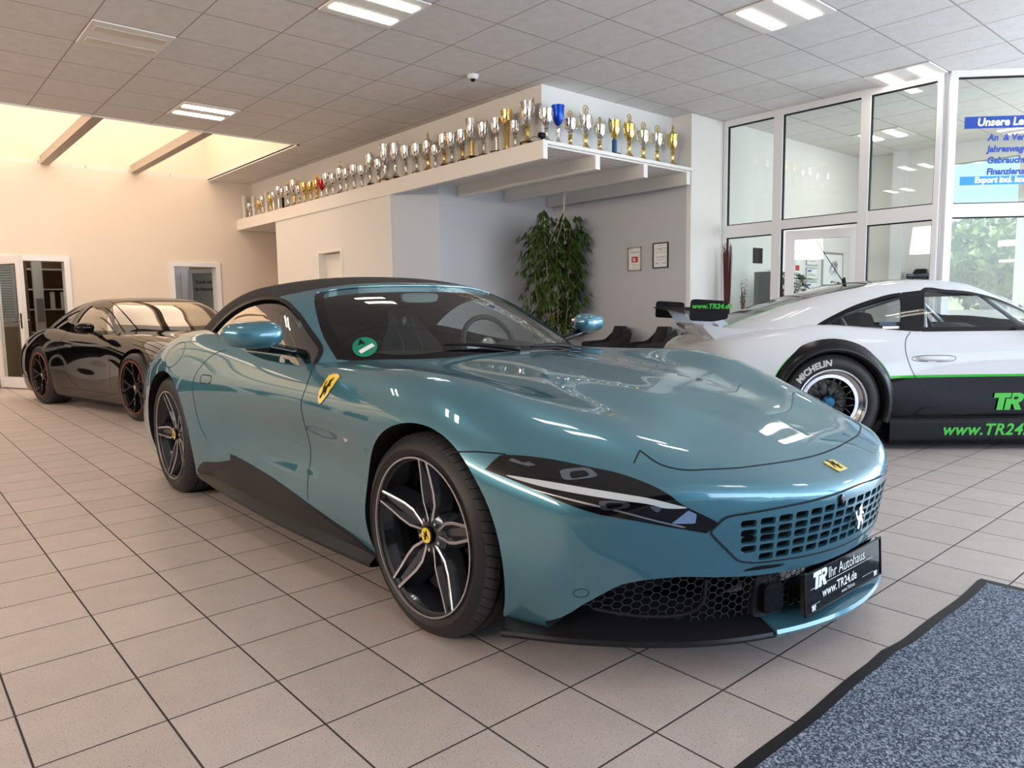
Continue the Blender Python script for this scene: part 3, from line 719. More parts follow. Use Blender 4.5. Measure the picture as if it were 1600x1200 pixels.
def disc_brake(e, RT, h, r=.18, cal_m=None, z=.0):
    MB().lathe([(.08, z-.015), (r, z-.015), (r, z+.015), (.08, z+.015)], 48, RT, 0, True).build('brake_disc', mat('carbon_disc', (.10, .09, .085), .45, .6), e, True, 40)
    b = MB()
    a0, a1 = (math.radians(150), math.radians(215)); P = [((r-.06)*math.cos(a), (r-.06)*math.sin(a)) for a in np.linspace(a0, a1, 8)]+[((r+.018)*math.cos(a), (r+.018)*math.sin(a)) for a in np.linspace(a1, a0, 8)]
    b.prism(P, z-.03, z+.045, 'z', 0, RT); b.build('brake_caliper', cal_m or M['black'], e)

# ------------------------------------------------------------------ turquoise grand tourer
CARX, CARY = 2.34, -.95
blue = paint('turquoise_metallic_paint', (.070, .205, .272), .52, .36)
blue.node_tree.nodes['Principled BSDF'].inputs['Specular Tint'].default_value = (.42, .60, .66, 1)
darktrim = mat('satin_black_trim', (.014, .014, .016), .34, spec=.25)
carcut = mat('wheel_well_black', (.004, .004, .005), .9)
ku = [-1.1, -.98, -.85, -.7, -.5, -.3, -.1, .15, .5, .9, 1.5, 2.1, 2.6, 3.0, 3.4, 3.75]
kw = [0, .2, .4, .58, .72, .80, .88, .96, 1.05]
Hr = [[.485, .550, .605, .655, .715, .765, .800, .835, .872, .885, .885, .93, .975, .97, .92, .84],
      [.485, .550, .605, .655, .715, .765, .800, .832, .868, .885, .885, .93, .975, .965, .915, .83],
      [.470, .540, .600, .652, .708, .752, .785, .812, .850, .88, .885, .93, .970, .95, .90, .81],
      [.420, .500, .570, .640, .712, .765, .797, .818, .845, .87, .88, .94, .965, .93, .87, .77],
      [.340, .430, .510, .585, .685, .763, .822, .848, .855, .86, .88, .955, .970, .915, .83, .71],
      [.270, .365, .450, .530, .648, .742, .815, .858, .856, .852, .87, .935, .965, .895, .79, .66],
      [.200, .300, .390, .470, .600, .700, .780, .828, .822, .815, .83, .89, .925, .850, .73, .58],
      [.120, .230, .320, .400, .530, .635, .720, .765, .750, .740, .755, .81, .85, .780, .65, .48],
      [.020, .140, .230, .310, .440, .545, .630, .670, .650, .640, .655, .70, .74, .680, .54, .36]]
kz = [.10, .22, .34, .46, .58, .70, .82, .95]
kuw = [-1.1, -.9, -.75, -.6, -.45, -.3, -.15, 0, .25, .5, .8, 1.2, 1.6, 2.0, 2.3, 2.65, 3.0, 3.4, 3.75]
Wt = [  # rows by z
 [.30, .55, .66, .755, .82, .865, .89, .90, .895, .890, .885, .880, .880, .895, .905, .91, .90, .84, .72],
 [.36, .60, .715, .805, .87, .91, .935, .945, .935, .920, .905, .895, .895, .915, .935, .95, .94, .88, .76],
 [.40, .63, .745, .835, .90, .94, .96, .965, .955, .930, .905, .885, .890, .925, .960, .98, .965, .90, .78],
 [.42, .645, .755, .845, .91, .95, .97, .972, .952, .918, .882, .864, .876, .925, .970, .990, .972, .90, .78],
 [.42, .64, .755, .845, .91, .95, .970, .974, .960, .930, .902, .890, .900, .935, .970, .990, .970, .89, .77],
 [.41, .63, .745, .835, .90, .945, .968, .974, .968, .952, .932, .919, .918, .935, .960, .975, .955, .87, .74],
 [.38, .60, .72, .81, .875, .92, .945, .950, .938, .915, .888, .868, .865, .885, .915, .942, .925, .84, .71],
 [.33, .55, .67, .76, .825, .87, .895, .905, .900, .885, .860, .840, .835, .85, .870, .90, .88, .79, .66]]
knw = [0, .2, .4, .6, .8, 1.0]; knz = [.10, .20, .30, .40, .50, .60]
Nt = [[-.97, -.955, -.965, -.985, -1.005, -1.005],
      [-.955, -.94, -.950, -.968, -.985, -.985],
      [-.885, -.880, -.890, -.905, -.920, -.92],
      [-.765, -.770, -.785, -.800, -.810, -.81],
      [-.56, -.590, -.620, -.650, -.66, -.66],
      [-.28, -.34, -.39, -.43, -.44, -.44]]
BH = Field(kw, ku, Hr, True); BW = Field(kz, kuw, Wt); BN = Field(knw, knz, Nt, True)
BR = Field([0, .5, .9], [.1, .5, .9], [[3.62, 3.70, 3.66], [3.56, 3.63, 3.6], [3.36, 3.42, 3.4]], True)
FB = Solid(BH, BW, BN, BR, .14, (.075, .035, .05, .03))
# greenhouse
gu = [.3, .6, .8, 1.0, 1.2, 1.4, 1.6, 1.9, 2.2, 2.5, 2.8, 3.1]; gw = [0, .25, .5, .68, .85]
Gt = [[.73, .885, .985, 1.080, 1.165, 1.222, 1.255, 1.268, 1.245, 1.18, 1.075, .94],
      [.71, .870, .972, 1.068, 1.153, 1.213, 1.247, 1.262, 1.238, 1.172, 1.066, .93],
      [.65, .810, .915, 1.015, 1.105, 1.172, 1.212, 1.232, 1.210, 1.14, 1.035, .90],
      [.56, .720, .830, .935, 1.030, 1.108, 1.158, 1.188, 1.168, 1.095, .99, .86],
      [.44, .610, .720, .83, .93, 1.015, 1.078, 1.118, 1.100, 1.03, .93, .80]]
gz = [.80, .92, 1.02, 1.12, 1.22, 1.30]; gwu = [.5, .9, 1.2, 1.5, 1.8, 2.1, 2.4, 2.7, 3.0]
GWt = [[.80, .845, .850, .845, .840, .835, .815, .77, .68], [.775, .82, .828, .826, .821, .816, .79, .735, .64],
       [.735, .778, .790, .790, .786, .778, .745, .68, .58], [.68, .722, .738, .738, .734, .725, .69, .62, .52],
       [.61, .645, .66, .665, .662, .65, .61, .54, .44], [.52, .55, .57, .575, .572, .56, .52, .45, .35]]
GH = Field(gw, gu, Gt, True); GW = Field(gz, gwu, GWt)
FG = Solid(GH, GW, None, None, .70, (.07, .05, .05, .02))
FGi = Solid(GH, GW, None, None, .60, (.07, .05, .05, .02), off=.035)

def build_gt():
    car = thing('convertible_car', 'metallic turquoise blue two-door sports convertible with black soft top in the foreground', 'car', (CARX, CARY, 0))
    body = bpy.data.objects.new('body', solid_mesh('body', FB, (-1.02, -1.08, .08), (1.02, 3.80, 1.06), .019)); C.objects.link(body)
    body.data.materials.append(blue)
    cc = []
    for (yc, r, zc, xi) in ((-.015, .372, .345, .60), (2.64, .385, .352, .60)):
        for s in (-1, 1):
            b = MB(); pr = [(r*math.cos(a), r*math.sin(a)) for a in np.linspace(0, 2*PI, 72, endpoint=False)]
            b.prism([(yc+p, zc+q_) for p, q_ in pr], xi*s, 1.2*s, 'x'); cc.append(cutter(b, carcut))
    # cabin tub, front intake, grille pocket
    tub = catmull([(-.70, .98), (-.50, .77), (0, .66), (.50, .77), (.70, .98), (.755, 1.3), (.765, 1.8), (.74, 2.3), (.62, 2.55), (-.62, 2.55), (-.74, 2.3), (-.765, 1.8), (-.755, 1.3)], 4, True)
    b = MB(); b.prism(tub, .40, 1.2, 'z'); cc.append(cutter(b, carcut))
    gp = rounded([(-.53, .452), (-.47, .500), (0, .525), (.47, .500), (.53, .452), (.41, .352), (0, .335), (-.41, .352)], .18, 4)
    b = MB(); b.prism(gp, -1.3, -.62, 'y'); cc.append(cutter(b, carcut))
    hl = [(-.805, .245), (-.765, .292), (-.72, .320), (-.62, .330), (-.52, .320), (-.40, .309), (-.2, .303)]
    ip = [(-.88, .10), (-.84, .175)]+catmull(hl, 3)+[(0, .30)]+[(-a, b_) for a, b_ in reversed(catmull(hl, 3))]+[(.84, .175), (.88, .10)]
    b = MB(); b.prism(ip, -1.3, -.48, 'y'); cc.append(cutter(b, carcut))
    boolean(body, cc); body.parent = car; set_normals(body, [(FB, 1)])
    # ---- greenhouse shell, split into windscreen frame and soft top
    def shell():
        o = bpy.data.objects.new('shell', solid_mesh('shell', FG, (-.92, .2, .62), (.92, 3.2, 1.32), .022)); C.objects.link(o)
        o.data.materials.append(blue)
        i = bpy.data.objects.new('inner', solid_mesh('inner', FGi, (-.92, .2, .52), (.92, 3.2, 1.32), .022)); C.objects.link(i); i.data.materials.append(carcut)
        return o, i
    def sidecut():
        win = catmull([(.98, .80), (1.03, .905), (1.18, .990), (1.36, 1.075), (1.56, 1.135), (1.80, 1.142), (2.05, 1.095), (2.27, 1.005), (2.42, .905), (2.40, .80)], 5)
        b = MB(); b.prism(win, -1.2, 1.2, 'x'); return cutter(b, carcut)
    glasspoly = catmull([(-.735, .93), (-.70, 1.14), (-.585, 1.425), (-.50, 1.435), (-.25, 1.36), (0, 1.335), (.25, 1.36), (.50, 1.435), (.585, 1.425), (.70, 1.14), (.735, .93)], 5)
    low = catmull([(.735, .93), (.55, .70), (.3, .60), (0, .57), (-.3, .60), (-.55, .70), (-.735, .93)], 5)
    wpoly = glasspoly+low[1:-1]
    header = [(-1.2, 1.86), (-.78, 1.70), (-.63, 1.545), (-.50, 1.485), (-.25, 1.42), (0, 1.40), (.25, 1.42), (.50, 1.485), (.63, 1.545), (.78, 1.70), (1.2, 1.86)]
    for part in ('windscreen_frame', 'soft_top'):
        o, i = shell(); b = MB()
        if part == 'windscreen_frame': b.prism(header+[(1.2, 3.5), (-1.2, 3.5)], .3, 1.6, 'z')
        else: b.prism(header+[(1.2, -.2), (-1.2, -.2)], .3, 1.6, 'z')
        cs = [i, cutter(b, carcut), sidecut()]
        if part == 'windscreen_frame': b = MB(); b.prism(wpoly, .3, 1.6, 'z'); cs.append(cutter(b, carcut))
        # remove what lies below the body skin
        boolean(o, cs); o.name = part; o.parent = car
        fab = mat('black_canvas', (.022, .020, .020), .85, bump=(900, .5, .001))
        o.data.materials.clear(); o.data.materials.append(blue if part == 'windscreen_frame' else fab); o.data.materials.append(carcut)
        set_normals(o, [(FG, 1), (FGi, -1)])
    ws = glass('windscreen_glass', (.66, .73, .71), 1.5, 0, 1.1)
    def wfm(x, y): return 0
    outer = wpoly; innerp = [(p[0]*.93, 1.0+(p[1]-1.0)*.90+.02) for p in wpoly]
    panel('windscreen', FG, wpoly, 'z+', .03, -.006, ws, car)
    wb = panel('windscreen_border', FG, outer, 'z+', .02, -.004, M['blackgloss'], car, holes=[innerp])
    sw = glass('side_glass', (.84, .88, .84), 1.6, 0, 2.4, (1, .97, .92))
    win = catmull([(.99, .84), (1.03, .905), (1.18, .990), (1.36, 1.075), (1.56, 1.135), (1.80, 1.142), (2.05, 1.095), (2.27, 1.005), (2.42, .905), (2.40, .86)], 5)
    wl_ = panel('side_window', FG, win, 'x-', .04, -.012, sw, car)
    # other side: mirrored copy
    def mirror_mesh(o, name=None):
        me = o.data.copy(); n = len(me.vertices); co = np.empty(n*3); me.vertices.foreach_get('co', co); co = co.reshape(-1, 3); co[:,0] *= -1
        vs = co.tolist(); fs = [list(reversed(p.vertices)) for p in me.polygons]; fm = [p.material_index for p in me.polygons]; mm = list(o.data.materials)
        bpy.data.meshes.remove(me); c = meshobj(name or o.name.split('.')[0], vs, fs, mm, o.parent, True, fm, 35); c.location = (-o.location.x, o.location.y, o.location.z); return c
    mirror_mesh(wl_)
    # window seal along the belt and roof
    sb = MB(); ring = win+[(2.41, .855), (1.7, .855), (.99, .845)]
    ribbon(sb, FG, win, 'x-', .022, .002); seal = sb.build('window_seal', darktrim, car); mirror_mesh(seal)
    return car, body, mirror_mesh
HORSE = [(-.10,-.50),(-.02,-.46),(.02,-.30),(.10,-.18),(.20,-.22),(.22,-.34),(.32,-.30),(.30,-.14),(.20,-.04),(.16,.06),(.24,.10),(.36,.04),(.40,.12),(.26,.20),(.18,.26),(.22,.38),(.16,.50),(.06,.42),(-.06,.38),(-.08,.28),(0,.24),(-.04,.10),(-.14,.02),(-.26,.10),(-.34,.30),(-.44,.24),(-.36,.06),(-.28,-.06),(-.18,-.14),(-.16,-.30),(-.22,-.44)]
alloy_d = mat('dark_alloy', (.035, .042, .055), .22, .7, coat=.6); alloy_b = mat('machined_alloy', (.62, .62, .64), .28, 1)
def rim_gt(e, RT, rr, h, base=-3):
    disc_brake(e, RT, h, .19, M['black'], h-.135)
    MB().lathe([(rr-.004, h-.012), (rr-.012, h-.03), (rr-.03, h-.06), (rr-.035, -h+.03), (rr-.02, -h+.01)], 72, RT, 0, False).build('rim_barrel', alloy_d, e, True)
    MB().lathe([(rr+.003, h-.004), (rr+.0035, h+.0015), (rr-.002, h+.0015), (rr-.003, h-.006)], 96, RT, 0, False).build('rim_lip', alloy_b, e, True, 40)
    MB().lathe([(.10, h-.10), (.075, h-.055), (.052, h-.042), (.0, h-.040)], 40, RT, 0, False).build('hub', alloy_d, e, True, 30)
    prof = [(.035, .010), (.07, .022), (.105, .035), (.15, .036), (.20, .030), (rr-.006, .024)]
    def zf(r): return h-.042+.036*((r-.03)/(rr-.03))**1.6
    for k in range(5):
        a = math.radians(base+72*k); ca, sa = math.cos(a), math.sin(a); b = MB()
        def P(r, s, z): return tuple(RT @ Vector((r*ca-s*sa, r*sa+s*ca, z)))
        rows = []
        for r, s in prof:
            z = zf(r); rows.append([P(r, -s-.026, z-.055), P(r, -s-.001, z-.002), P(r, -s+.004, z), P(r, -s+.009, z-.001), P(r, -s*.35, z-.018), P(r, s*.35, z-.018), P(r, s-.009, z-.001), P(r, s-.004, z), P(r, s+.001, z-.002), P(r, s+.026, z-.055)])
        n = len(rows[0]); v = [p for rw in rows for p in rw]; f = []; fm = []
        for i in range(len(rows)-1):
            for j in range(n-1): f.append((i*n+j, i*n+j+1, (i+1)*n+j+1, (i+1)*n+j)); fm.append(1 if j in (1, 2, 6, 7) else 0)
        m0 = meshobj('spoke', v, f, [alloy_d, alloy_b], e, False, fm)
        MB().lathe([(.007, 0), (.007, .012), (.004, .014)], 6, RT @ Matrix.Translation((.052*math.cos(a+.63), .052*math.sin(a+.63), h-.05))).build('wheel_bolt', M['chrome'], e)
    MB().lathe([(.031, h-.045), (.031, h-.030), (.028, h-.027)], 32, RT).build('cap_ring', M['black'], e, True, 40)
    cp = MB().lathe([(.026, h-.028), (.0255, h-.0255)], 32, RT).build('centre_cap', M['yellow'], e)
    MB().prism([(x*.036, y*.036) for x, y in HORSE], h-.0256, h-.0248, 'z', 0, RT @ Matrix.Rotation(PI/2, 4, 'Z')).build('emblem', M['black'], cp)

def finish_gt(car, body, mir):
    # wheels
    for s, wx, u, R, wd, nm in ((-1, -.828, 0, .341, .245, 'w'), (1, .828, 0, .341, .245, 'w'), (-1, -.812, 2.655, .352, .285, 'w'), (1, .812, 2.655, .352, .285, 'w')):
        wheel(car, wx, u, R, wd, .262, (rim_gt if u == 0 else (lambda e, RT, rr, h: rim_gt(e, RT, rr, h, 91))), None, side=s, steer=(0.02 if u == 0 else 0))
    # headlamps
    lampm = mat('headlamp_black', (.003, .003, .004), .08, coat=.3); ledm = mat('daylight_strip', (.55, .60, .63), .12, coat=1); chr_ = mat('projector_chrome', (.22, .26, .30), .12, .9); lens = mat('side_reflector', (.15, .25, .42), .1, coat=1)
    LP = [(-.934, .612), (-.912, .640), (-.888, .655), (-.829, .650), (-.762, .632), (-.704, .612), (-.655, .572), (-.619, .538), (-.545, .492), (-.532, .480), (-.560, .455), (-.645, .478), (-.732, .502), (-.805, .521), (-.852, .545), (-.880, .569), (-.912, .595)]
    LP = catmull(LP[:10], 4)+catmull(LP[10:], 4)
    h = panel('headlamp', FB, LP, 'y-', .014, .0025, lampm, car, thick=.008)
    for nm, pl, mm, of in (('daylight_strip', catmull([(-.912, .603), (-.863, .596), (-.787, .579), (-.701, .562), (-.640, .542), (-.612, .531), (-.661, .533), (-.704, .547), (-.798, .563), (-.873, .582)], 4, True), ledm, .0045),
                           ('projector', rounded([(-.822, .623), (-.757, .629), (-.755, .607), (-.83, .597)]), chr_, .0042),
                           ('projector', rounded([(-.794, .554), (-.739, .553), (-.738, .537), (-.793, .527)]), chr_, .0042),
                           ('projector', rounded([(-.702, .541), (-.667, .540), (-.680, .520)]), chr_, .0042),
                           ('reflector', rounded([(-.648, .489), (-.608, .524), (-.588, .512), (-.590, .486)], .1), lens, .0042),
                           ('projector_lens', rounded([(-.806, .617), (-.772, .621), (-.771, .610), (-.812, .603)]), lampm, .0062),
                           ('projector_lens', rounded([(-.782, .549), (-.752, .549), (-.752, .541), (-.782, .533)]), lampm, .0062),
                           ('lamp_chrome', [(-.893, .641), (-.884, .647), (-.874, .637), (-.862, .640), (-.856, .632), (-.870, .629), (-.884, .635)], chr_, .0045),
                           ('lamp_trim_line', catmull([(-.890, .574), (-.84, .556), (-.76, .530), (-.68, .500), (-.62, .480), (-.62, .476), (-.68, .496), (-.76, .525), (-.84, .551)], 3, True), alloy_b, .0038),
                           ('lamp_fin', [(-.90, .643), (-.84, .625), (-.80, .60), (-.80, .592), (-.87, .606), (-.90, .632)], darktrim, .0038)):
        panel(nm, FB, pl, 'y-', .008, of, mm, h, thick=.0015)
    h2 = mir(h)
    for ch in list(h.children): c = mir(ch); c.parent = h2
    # grille: body coloured plate pierced by slots
    gp = [(-.552, .456), (-.512, .499), (-.34, .511), (0, .527), (.34, .511), (.512, .499), (.552, .456), (.462, .362), (.41, .350), (0, .334), (-.41, .350), (-.462, .362)]
    gp2 = rounded(gp, .15, 3); holes = []
    inn = [(p[0]*.985, .43+(p[1]-.43)*.96) for p in gp]
    for r in range(6):
        for c in range(-9, 10):
            f = 1-.10*r; cx = (c+(.5 if r % 2 else 0)*0)*.0565*(1-.008*r); z = .505-.0275*r-.010*abs(cx)/.55*(1-r*.1)-.0030
            z = .512-.0285*r-(.014 if r < 3 else .004)*(cx/.5)**2; hw, hh, sk = .0222, .0104, .004*(1 if c > 0 else -1)
            q4 = [(cx-hw, z-hh), (cx+hw, z-hh), (cx+hw, z+hh), (cx-hw, z+hh)]
            if inpoly(np.array(q4), inn).all(): holes.append(rounded(q4, .22, 3))
    g = panel('front_grille', FB, gp2, 'y-', .02, .003, blue, car, thick=.012, holes=holes)
    mb = MB(); 
    # emblem and cameras on the grille
    P, ok = cast2(FB, [(0, .425)], 'y-'); hp = MB().prism([(x*.068, y*.078) for x, y in HORSE], -.004, .004, 'y').build('emblem', M['chrome'], g); hp.location = tuple(P[0]+np.array([0, -.012, 0]))
    P, ok = cast2(FB, [(-.12, .502)], 'y-'); mc = MB().lathe([(.014, 0), (.013, .006), (.008, .008)], 20, Matrix.Rotation(PI/2, 4, 'X')).build('camera_lens', M['blackgloss'], g); mc.location = tuple(P[0]+np.array([0, -.003, 0]))
    b = MB(); ribbon(b, FB, gp2+[gp2[0]], 'y-', .005, .0035); b.build('grille_outline', mat('grille_gap', (.004, .006, .008), .8), g)
    # slot under the grille
    for s in (1,):
        o = panel('bumper_slot', FB, rounded([(-.455, .328), (-.40, .339), (-.30, .331), (-.33, .324)], .3), 'y-', .01, .001, M['black'], car); mir(o)
    # black wedge between lamp and grille
    # honeycomb
    hl = [(-.80, .243), (-.765, .290), (-.72, .318), (-.62, .328), (-.52, .318), (-.40, .307), (-.2, .301)]; ll = [(-.70, .205), (-.55, .190), (-.3, .185)]
    ip = hl+[(0, .298)]+[(-a, b_) for a, b_ in reversed(hl)]+[(-a, b_) for a, b_ in ll]+[(0, .18)]+list(reversed(ll))
    hx = MB(); sgs = []; s_ = .0135
    for i in range(-41, 42):
        for j in range(0, 9):
            cx = i*s_*1.5; cz = .15+j*s_*1.732+(i % 2)*s_*.866
            pt = [(cx+s_*math.cos(k*PI/3), cz+s_*math.sin(k*PI/3)) for k in range(4)]
            for a, b_ in zip(pt[:-1], pt[1:]): sgs.append((a, b_))
    mids = np.array([((a[0]+b_[0])/2, (a[1]+b_[1])/2) for a, b_ in sgs]); k = inpoly(mids, ip); sgs = [q_ for q_, kk in zip(sgs, k) if kk]
    A = np.array([q_[0] for q_ in sgs]); B_ = np.array([q_[1] for q_ in sgs]); PA, oa = cast2(FB, A, 'y-'); PB, ob = cast2(FB, B_, 'y-')
    for a, b_, o1, o2 in zip(PA, PB, oa, ob):
        if o1 and o2: hx.tube([a+np.array([0, .016, 0]), b_+np.array([0, .016, 0])], .0016, 3, 0, False)
    hxo = hx.build('intake_mesh', mat('mesh_grille_metal', (.045, .045, .05), .4, .6), car)
    # curved duct rim at the corner and radar box
    for s in (-1, 1):
        pts = [(s*.775, .232), (s*.68, .210), (s*.58, .208), (s*.535, .235), (s*.53, .27), (s*.532, .312)]; P, ok = cast2(FB, catmull(pts, 5), 'y-')
        MB().tube([tuple(p+np.array([0, .012, 0])) for p in P], .005, 6).build('duct_rim', darktrim, hxo)
    P, ok = cast2(FB, [(-.335, .235)], 'y-'); c = P[0]+np.array([0, .012, 0])
    rb = MB(); rb.prism(rounded([(-.062, -.060), (-.050, .062), (.050, .062), (.062, -.060)], .2), 0, .05, 'y'); rz = Matrix.Rotation(math.radians(-14), 4, 'Z')
    rm = rb.build('radar_housing', darktrim, car); rm.location = tuple(c+np.array([0, .0, 0])); rm.rotation_euler = (0, 0, math.radians(-14))
    MB().prism(rounded([(-.038, -.045), (-.036, .040), (.036, .040), (.038, -.045)], .2), -.022, .0, 'y').build('radar_sensor', M['blackgloss'], rm)
    # splitter and centre lip
    out = catmull([(-.915, -.375), (-.885, -.42), (-.80, -.55), (-.66, -.71), (-.48, -.85), (-.25, -.945), (0, -.98), (.25, -.945), (.48, -.85), (.66, -.71), (.80, -.55), (.885, -.42), (.915, -.375)], 5)
    def lipstrip(name, pts, m, zo, th, inset, zi, grow=0.):
        P2 = np.array(pts); T = np.gradient(P2, axis=0); T /= np.linalg.norm(T, axis=1, keepdims=True); Nn = np.stack([-T[:,1], T[:,0]], 1); n = len(P2); rows = []
        for off, z in ((inset, zi), (inset*.5, zo+th+.4*(zi-zo-th)), (-grow, zo+th), (-grow-.004, zo+th*.5), (-grow, zo), (inset, zo+.004)):
            Q = P2+Nn*off; rows.append([(a, b_, z+(.055*min(1, max(0, (abs(P2[k_][0])-.55)/.25))**1.5 if (off == inset and z > .15) else 0)) for k_, (a, b_) in enumerate(Q)])
        v = [p for r in rows for p in r]; f = []; nr = len(rows)
        for i in range(nr-1):
            for j in range(n-1): f.append((i*n+j, i*n+j+1, (i+1)*n+j+1, (i+1)*n+j))
        f.append(tuple(i*n for i in range(nr))); f.append(tuple(i*n+n-1 for i in reversed(range(nr))))
        return meshobj(name, v, f, m, car, True, None, 35)
    lipstrip('front_splitter', out, darktrim, .120, .018, .15, .200, .014)
    lipstrip('front_lip', [p for p in out if abs(p[0]) < .37], blue, .124, .022, .06, .172, .022)
    MB().box((-.60, -.66, .128), (.60, -.42, .139)).box((-.55, -.42, .12), (.55, 3.4, .139)).box((-.88, .42, .128), (.88, 2.22, .139)).build('underbody', M['black'], car)
    # plate with lettering
    pc = Vector((0, -.968, .230)); pl = bpy.data.objects.new('number_plate', None)
    pb = MB(); pb.prism(rounded([(-.26, -.064), (-.26, .064), (.26, .064), (.26, -.064)], .04), 0, .014, 'y'); pl = pb.build('number_plate', M['blackgloss'], car); pl.location = pc; pl.rotation_euler = (math.radians(-3), 0, 0)
    MB().box((-.16, .012, -.05), (.16, .05, .05)).build('plate_holder', M['black'], pl)
    fr = MB(); 
    for a, b_ in (((-.262, -.003, -.064), (.262, .002, -.060)), ((-.262, -.003, .060), (.262, .002, .064)), ((-.262, -.003, -.064), (-.257, .002, .064)), ((.257, -.003, -.064), (.262, .002, .064))): fr.box(a, b_)
    fr.build('plate_frame', M['black'], pl)
    wt = M['paper']
    def pt(s, size, x, z, sh=0, bo=0): text_on('plate_lettering', s, size, (x, -.001, z), (1, 0, 0), (0, 0, 1), wt, pl, sh, bo, depth=.0006)
    tr_logo('plate_logo', pl, (-.215, -.0016, .005), (1, 0, 0), (0, 0, 1), .052, wt, M['black'])
    pt('Ihr Autohaus', .048, -.115, .018); pt('www.TR24.de', .040, -.155, -.030, 0, .0006); pt('www.TR24.de', .016, -.03, -.050)
    tr_logo('plate_logo', pl, (-.225, -.0016, -.057), (1, 0, 0), (0, 0, 1), .016, wt, M['black']); tr_logo('plate_logo', pl, (.20, -.0016, -.057), (1, 0, 0), (0, 0, 1), .016, wt, M['black'])
    MB().box((-.225, -.0012, .0095), (.20, -.0004, .0107)).box((-.22, -.0012, -.0395), (-.17, -.0004, -.0388)).box((.12, -.0012, -.0395), (.20, -.0004, -.0388)).build('plate_rule', wt, pl)
    # panel gaps
    gm = mat('panel_gap', (.004, .006, .008), .8)
    def gap(name, pts, axis, w=.0045, closed=False, m=None, both=True, off=.0008):
        b = MB(); ribbon(b, FB, catmull(pts, 8, closed), axis, w, off); o = b.build(name, m or gm, body)
        if both: c = mir(o); c.parent = body
    hc = [(-.655, -.655), (-.60, -.632), (-.60, -.70), (-.565, -.750), (-.50, -.785), (-.33, -.838), (0, -.868), (.33, -.838), (.50, -.785), (.565, -.750), (.60, -.70), (.60, -.632), (.655, -.655)]
    b = MB(); ribbon(b, FB, [hc[0], hc[1]], 'z+', .0045, .0008); ribbon(b, FB, catmull(hc[1:-1], 8), 'z+', .0055, .0008); ribbon(b, FB, [hc[-2], hc[-1]], 'z+', .0045, .0008); b.build('bonnet_gap', gm, body)
    gap('wing_gap', [(-.966, .640), (-.955, .650), (-.931, .657), (-.912, .658), (-.888, .657)], 'y-')
    gap('door_gap', [(.98, .850), (.94, .823), (.888, .762), (.890, .668), (.925, .551), (.935, .412), (.912, .27)], 'x-')
    gap('door_gap', [(1.95, .88), (2.05, .855), (2.13, .80), (2.175, .724), (2.165, .621), (2.13, .483), (2.06, .40)], 'x-')
    gap('fuel_flap', [(2.47, .90), (2.57, .90), (2.66, .85), (2.66, .79), (2.57, .76), (2.47, .79), (2.43, .845)], 'x-', .004, True)
    gap('door_handle', rounded([(1.96, .705), (1.97, .745), (2.10, .745), (2.09, .70)], .3), 'x-', .005, True)
    # side marker lamp, parking sensor
    P, ok = cast2(FB, [(.499, .597)], 'x-'); o = MB().lathe([(.014, 0), (.012, .004), (.006, .006)], 24, Matrix.Rotation(-PI/2, 4, 'Y')).build('side_marker', M['chrome'], body, True, 30); o.location = tuple(P[0]); 
    b = MB(); ring = [(-.812+.0135*math.cos(a), .284+.0135*math.sin(a)) for a in np.linspace(0, 2*PI, 25)]; ribbon(b, FB, ring, 'y-', .0018, .0008, .01); o = b.build('parking_sensor', gm, body); c = mir(o); c.parent = body
    # wing shield and nose badge
    sh_ = [(.757, .812), (.70, .830), (.640, .815), (.648, .775), (.672, .740), (.705, .712), (.742, .740), (.757, .775)]
    S0 = np.array([.70, .772]); shp = [(.700+x*.050, .772+y*.056) for x, y in [(1, .80), (.5, .92), (0, .95), (-.5, .92), (-1, .80), (-1, .2), (-.75, -.45), (-.3, -.95), (0, -1.1), (.3, -.95), (.75, -.45), (1, .2)]]
    o = panel('wing_shield', FB, shp, 'x-', .012, .003, M['yellow'], body, thick=.002)
    b = MB(); ribbon(b, FB, shp+[shp[0]], 'x-', .0035, .0035, .01); c = b.build('shield_rim', M['chrome'], o)
    hs = panel('emblem', FB, [(.702-x*.072, .772+y*.082) for x, y in HORSE], 'x-', .01, .0045, M['black'], o)
    nb = [(-.030, -.955), (.030, -.955), (.030, -.905), (-.030, -.905)]; nb = rounded([(x-.01, y) for x, y in nb], .15)
    o = panel('nose_badge', FB, nb, 'z+', .01, .003, M['yellow'], body, thick=.002); b = MB(); ribbon(b, FB, nb+[nb[0]], 'z+', .003, .0035, .01); b.build('badge_rim', M['chrome'], o)
    panel('emblem', FB, [(-.01+x*.045, -.925-y*.05) for x, y in HORSE], 'z+', .01, .0045, M['black'], o)
    # side skirts
    sk = [(.30, .12), (.32, .188), (.46, .218), (.80, .250), (1.28, .300), (1.62, .332), (1.80, .350), (1.795, .318), (1.96, .285), (2.14, .262), (2.26, .20), (2.26, .12)]
    o = panel('side_skirt', FB, [(a, max(b_, .155)) for a, b_ in sk], 'x-', .03, .003, darktrim, car); mir(o)
    n = 24; us = np.linspace(.34, 2.22, n); zt = np.interp(us, [.34, .46, .8, 1.28, 1.62, 1.8, 2.22], [.19, .212, .235, .262, .275, .275, .235]); P, ok = cast2(FB, np.stack([us, zt], 1), 'x-'); v = []; f = []
    for i, p in enumerate(P):
        e = .02+.045*math.sin(PI*min(1, max(0, (us[i]-.2)/2.1)))
        v += [(p[0]-.001, p[1], p[2]), (-.905-e*.35, p[1], .175+.02*us[i]/2.2), (-.915-e, p[1], .150+.025*us[i]/2.2), (-.915-e, p[1], .138+.025*us[i]/2.2), (-.86, p[1], .128)]
    for i in range(n-1):
        for j in range(4): f.append((i*5+j, (i+1)*5+j, (i+1)*5+j+1, i*5+j+1))
    o = meshobj('sill_blade', v, f, darktrim, car, True, None, 40); mir(o)
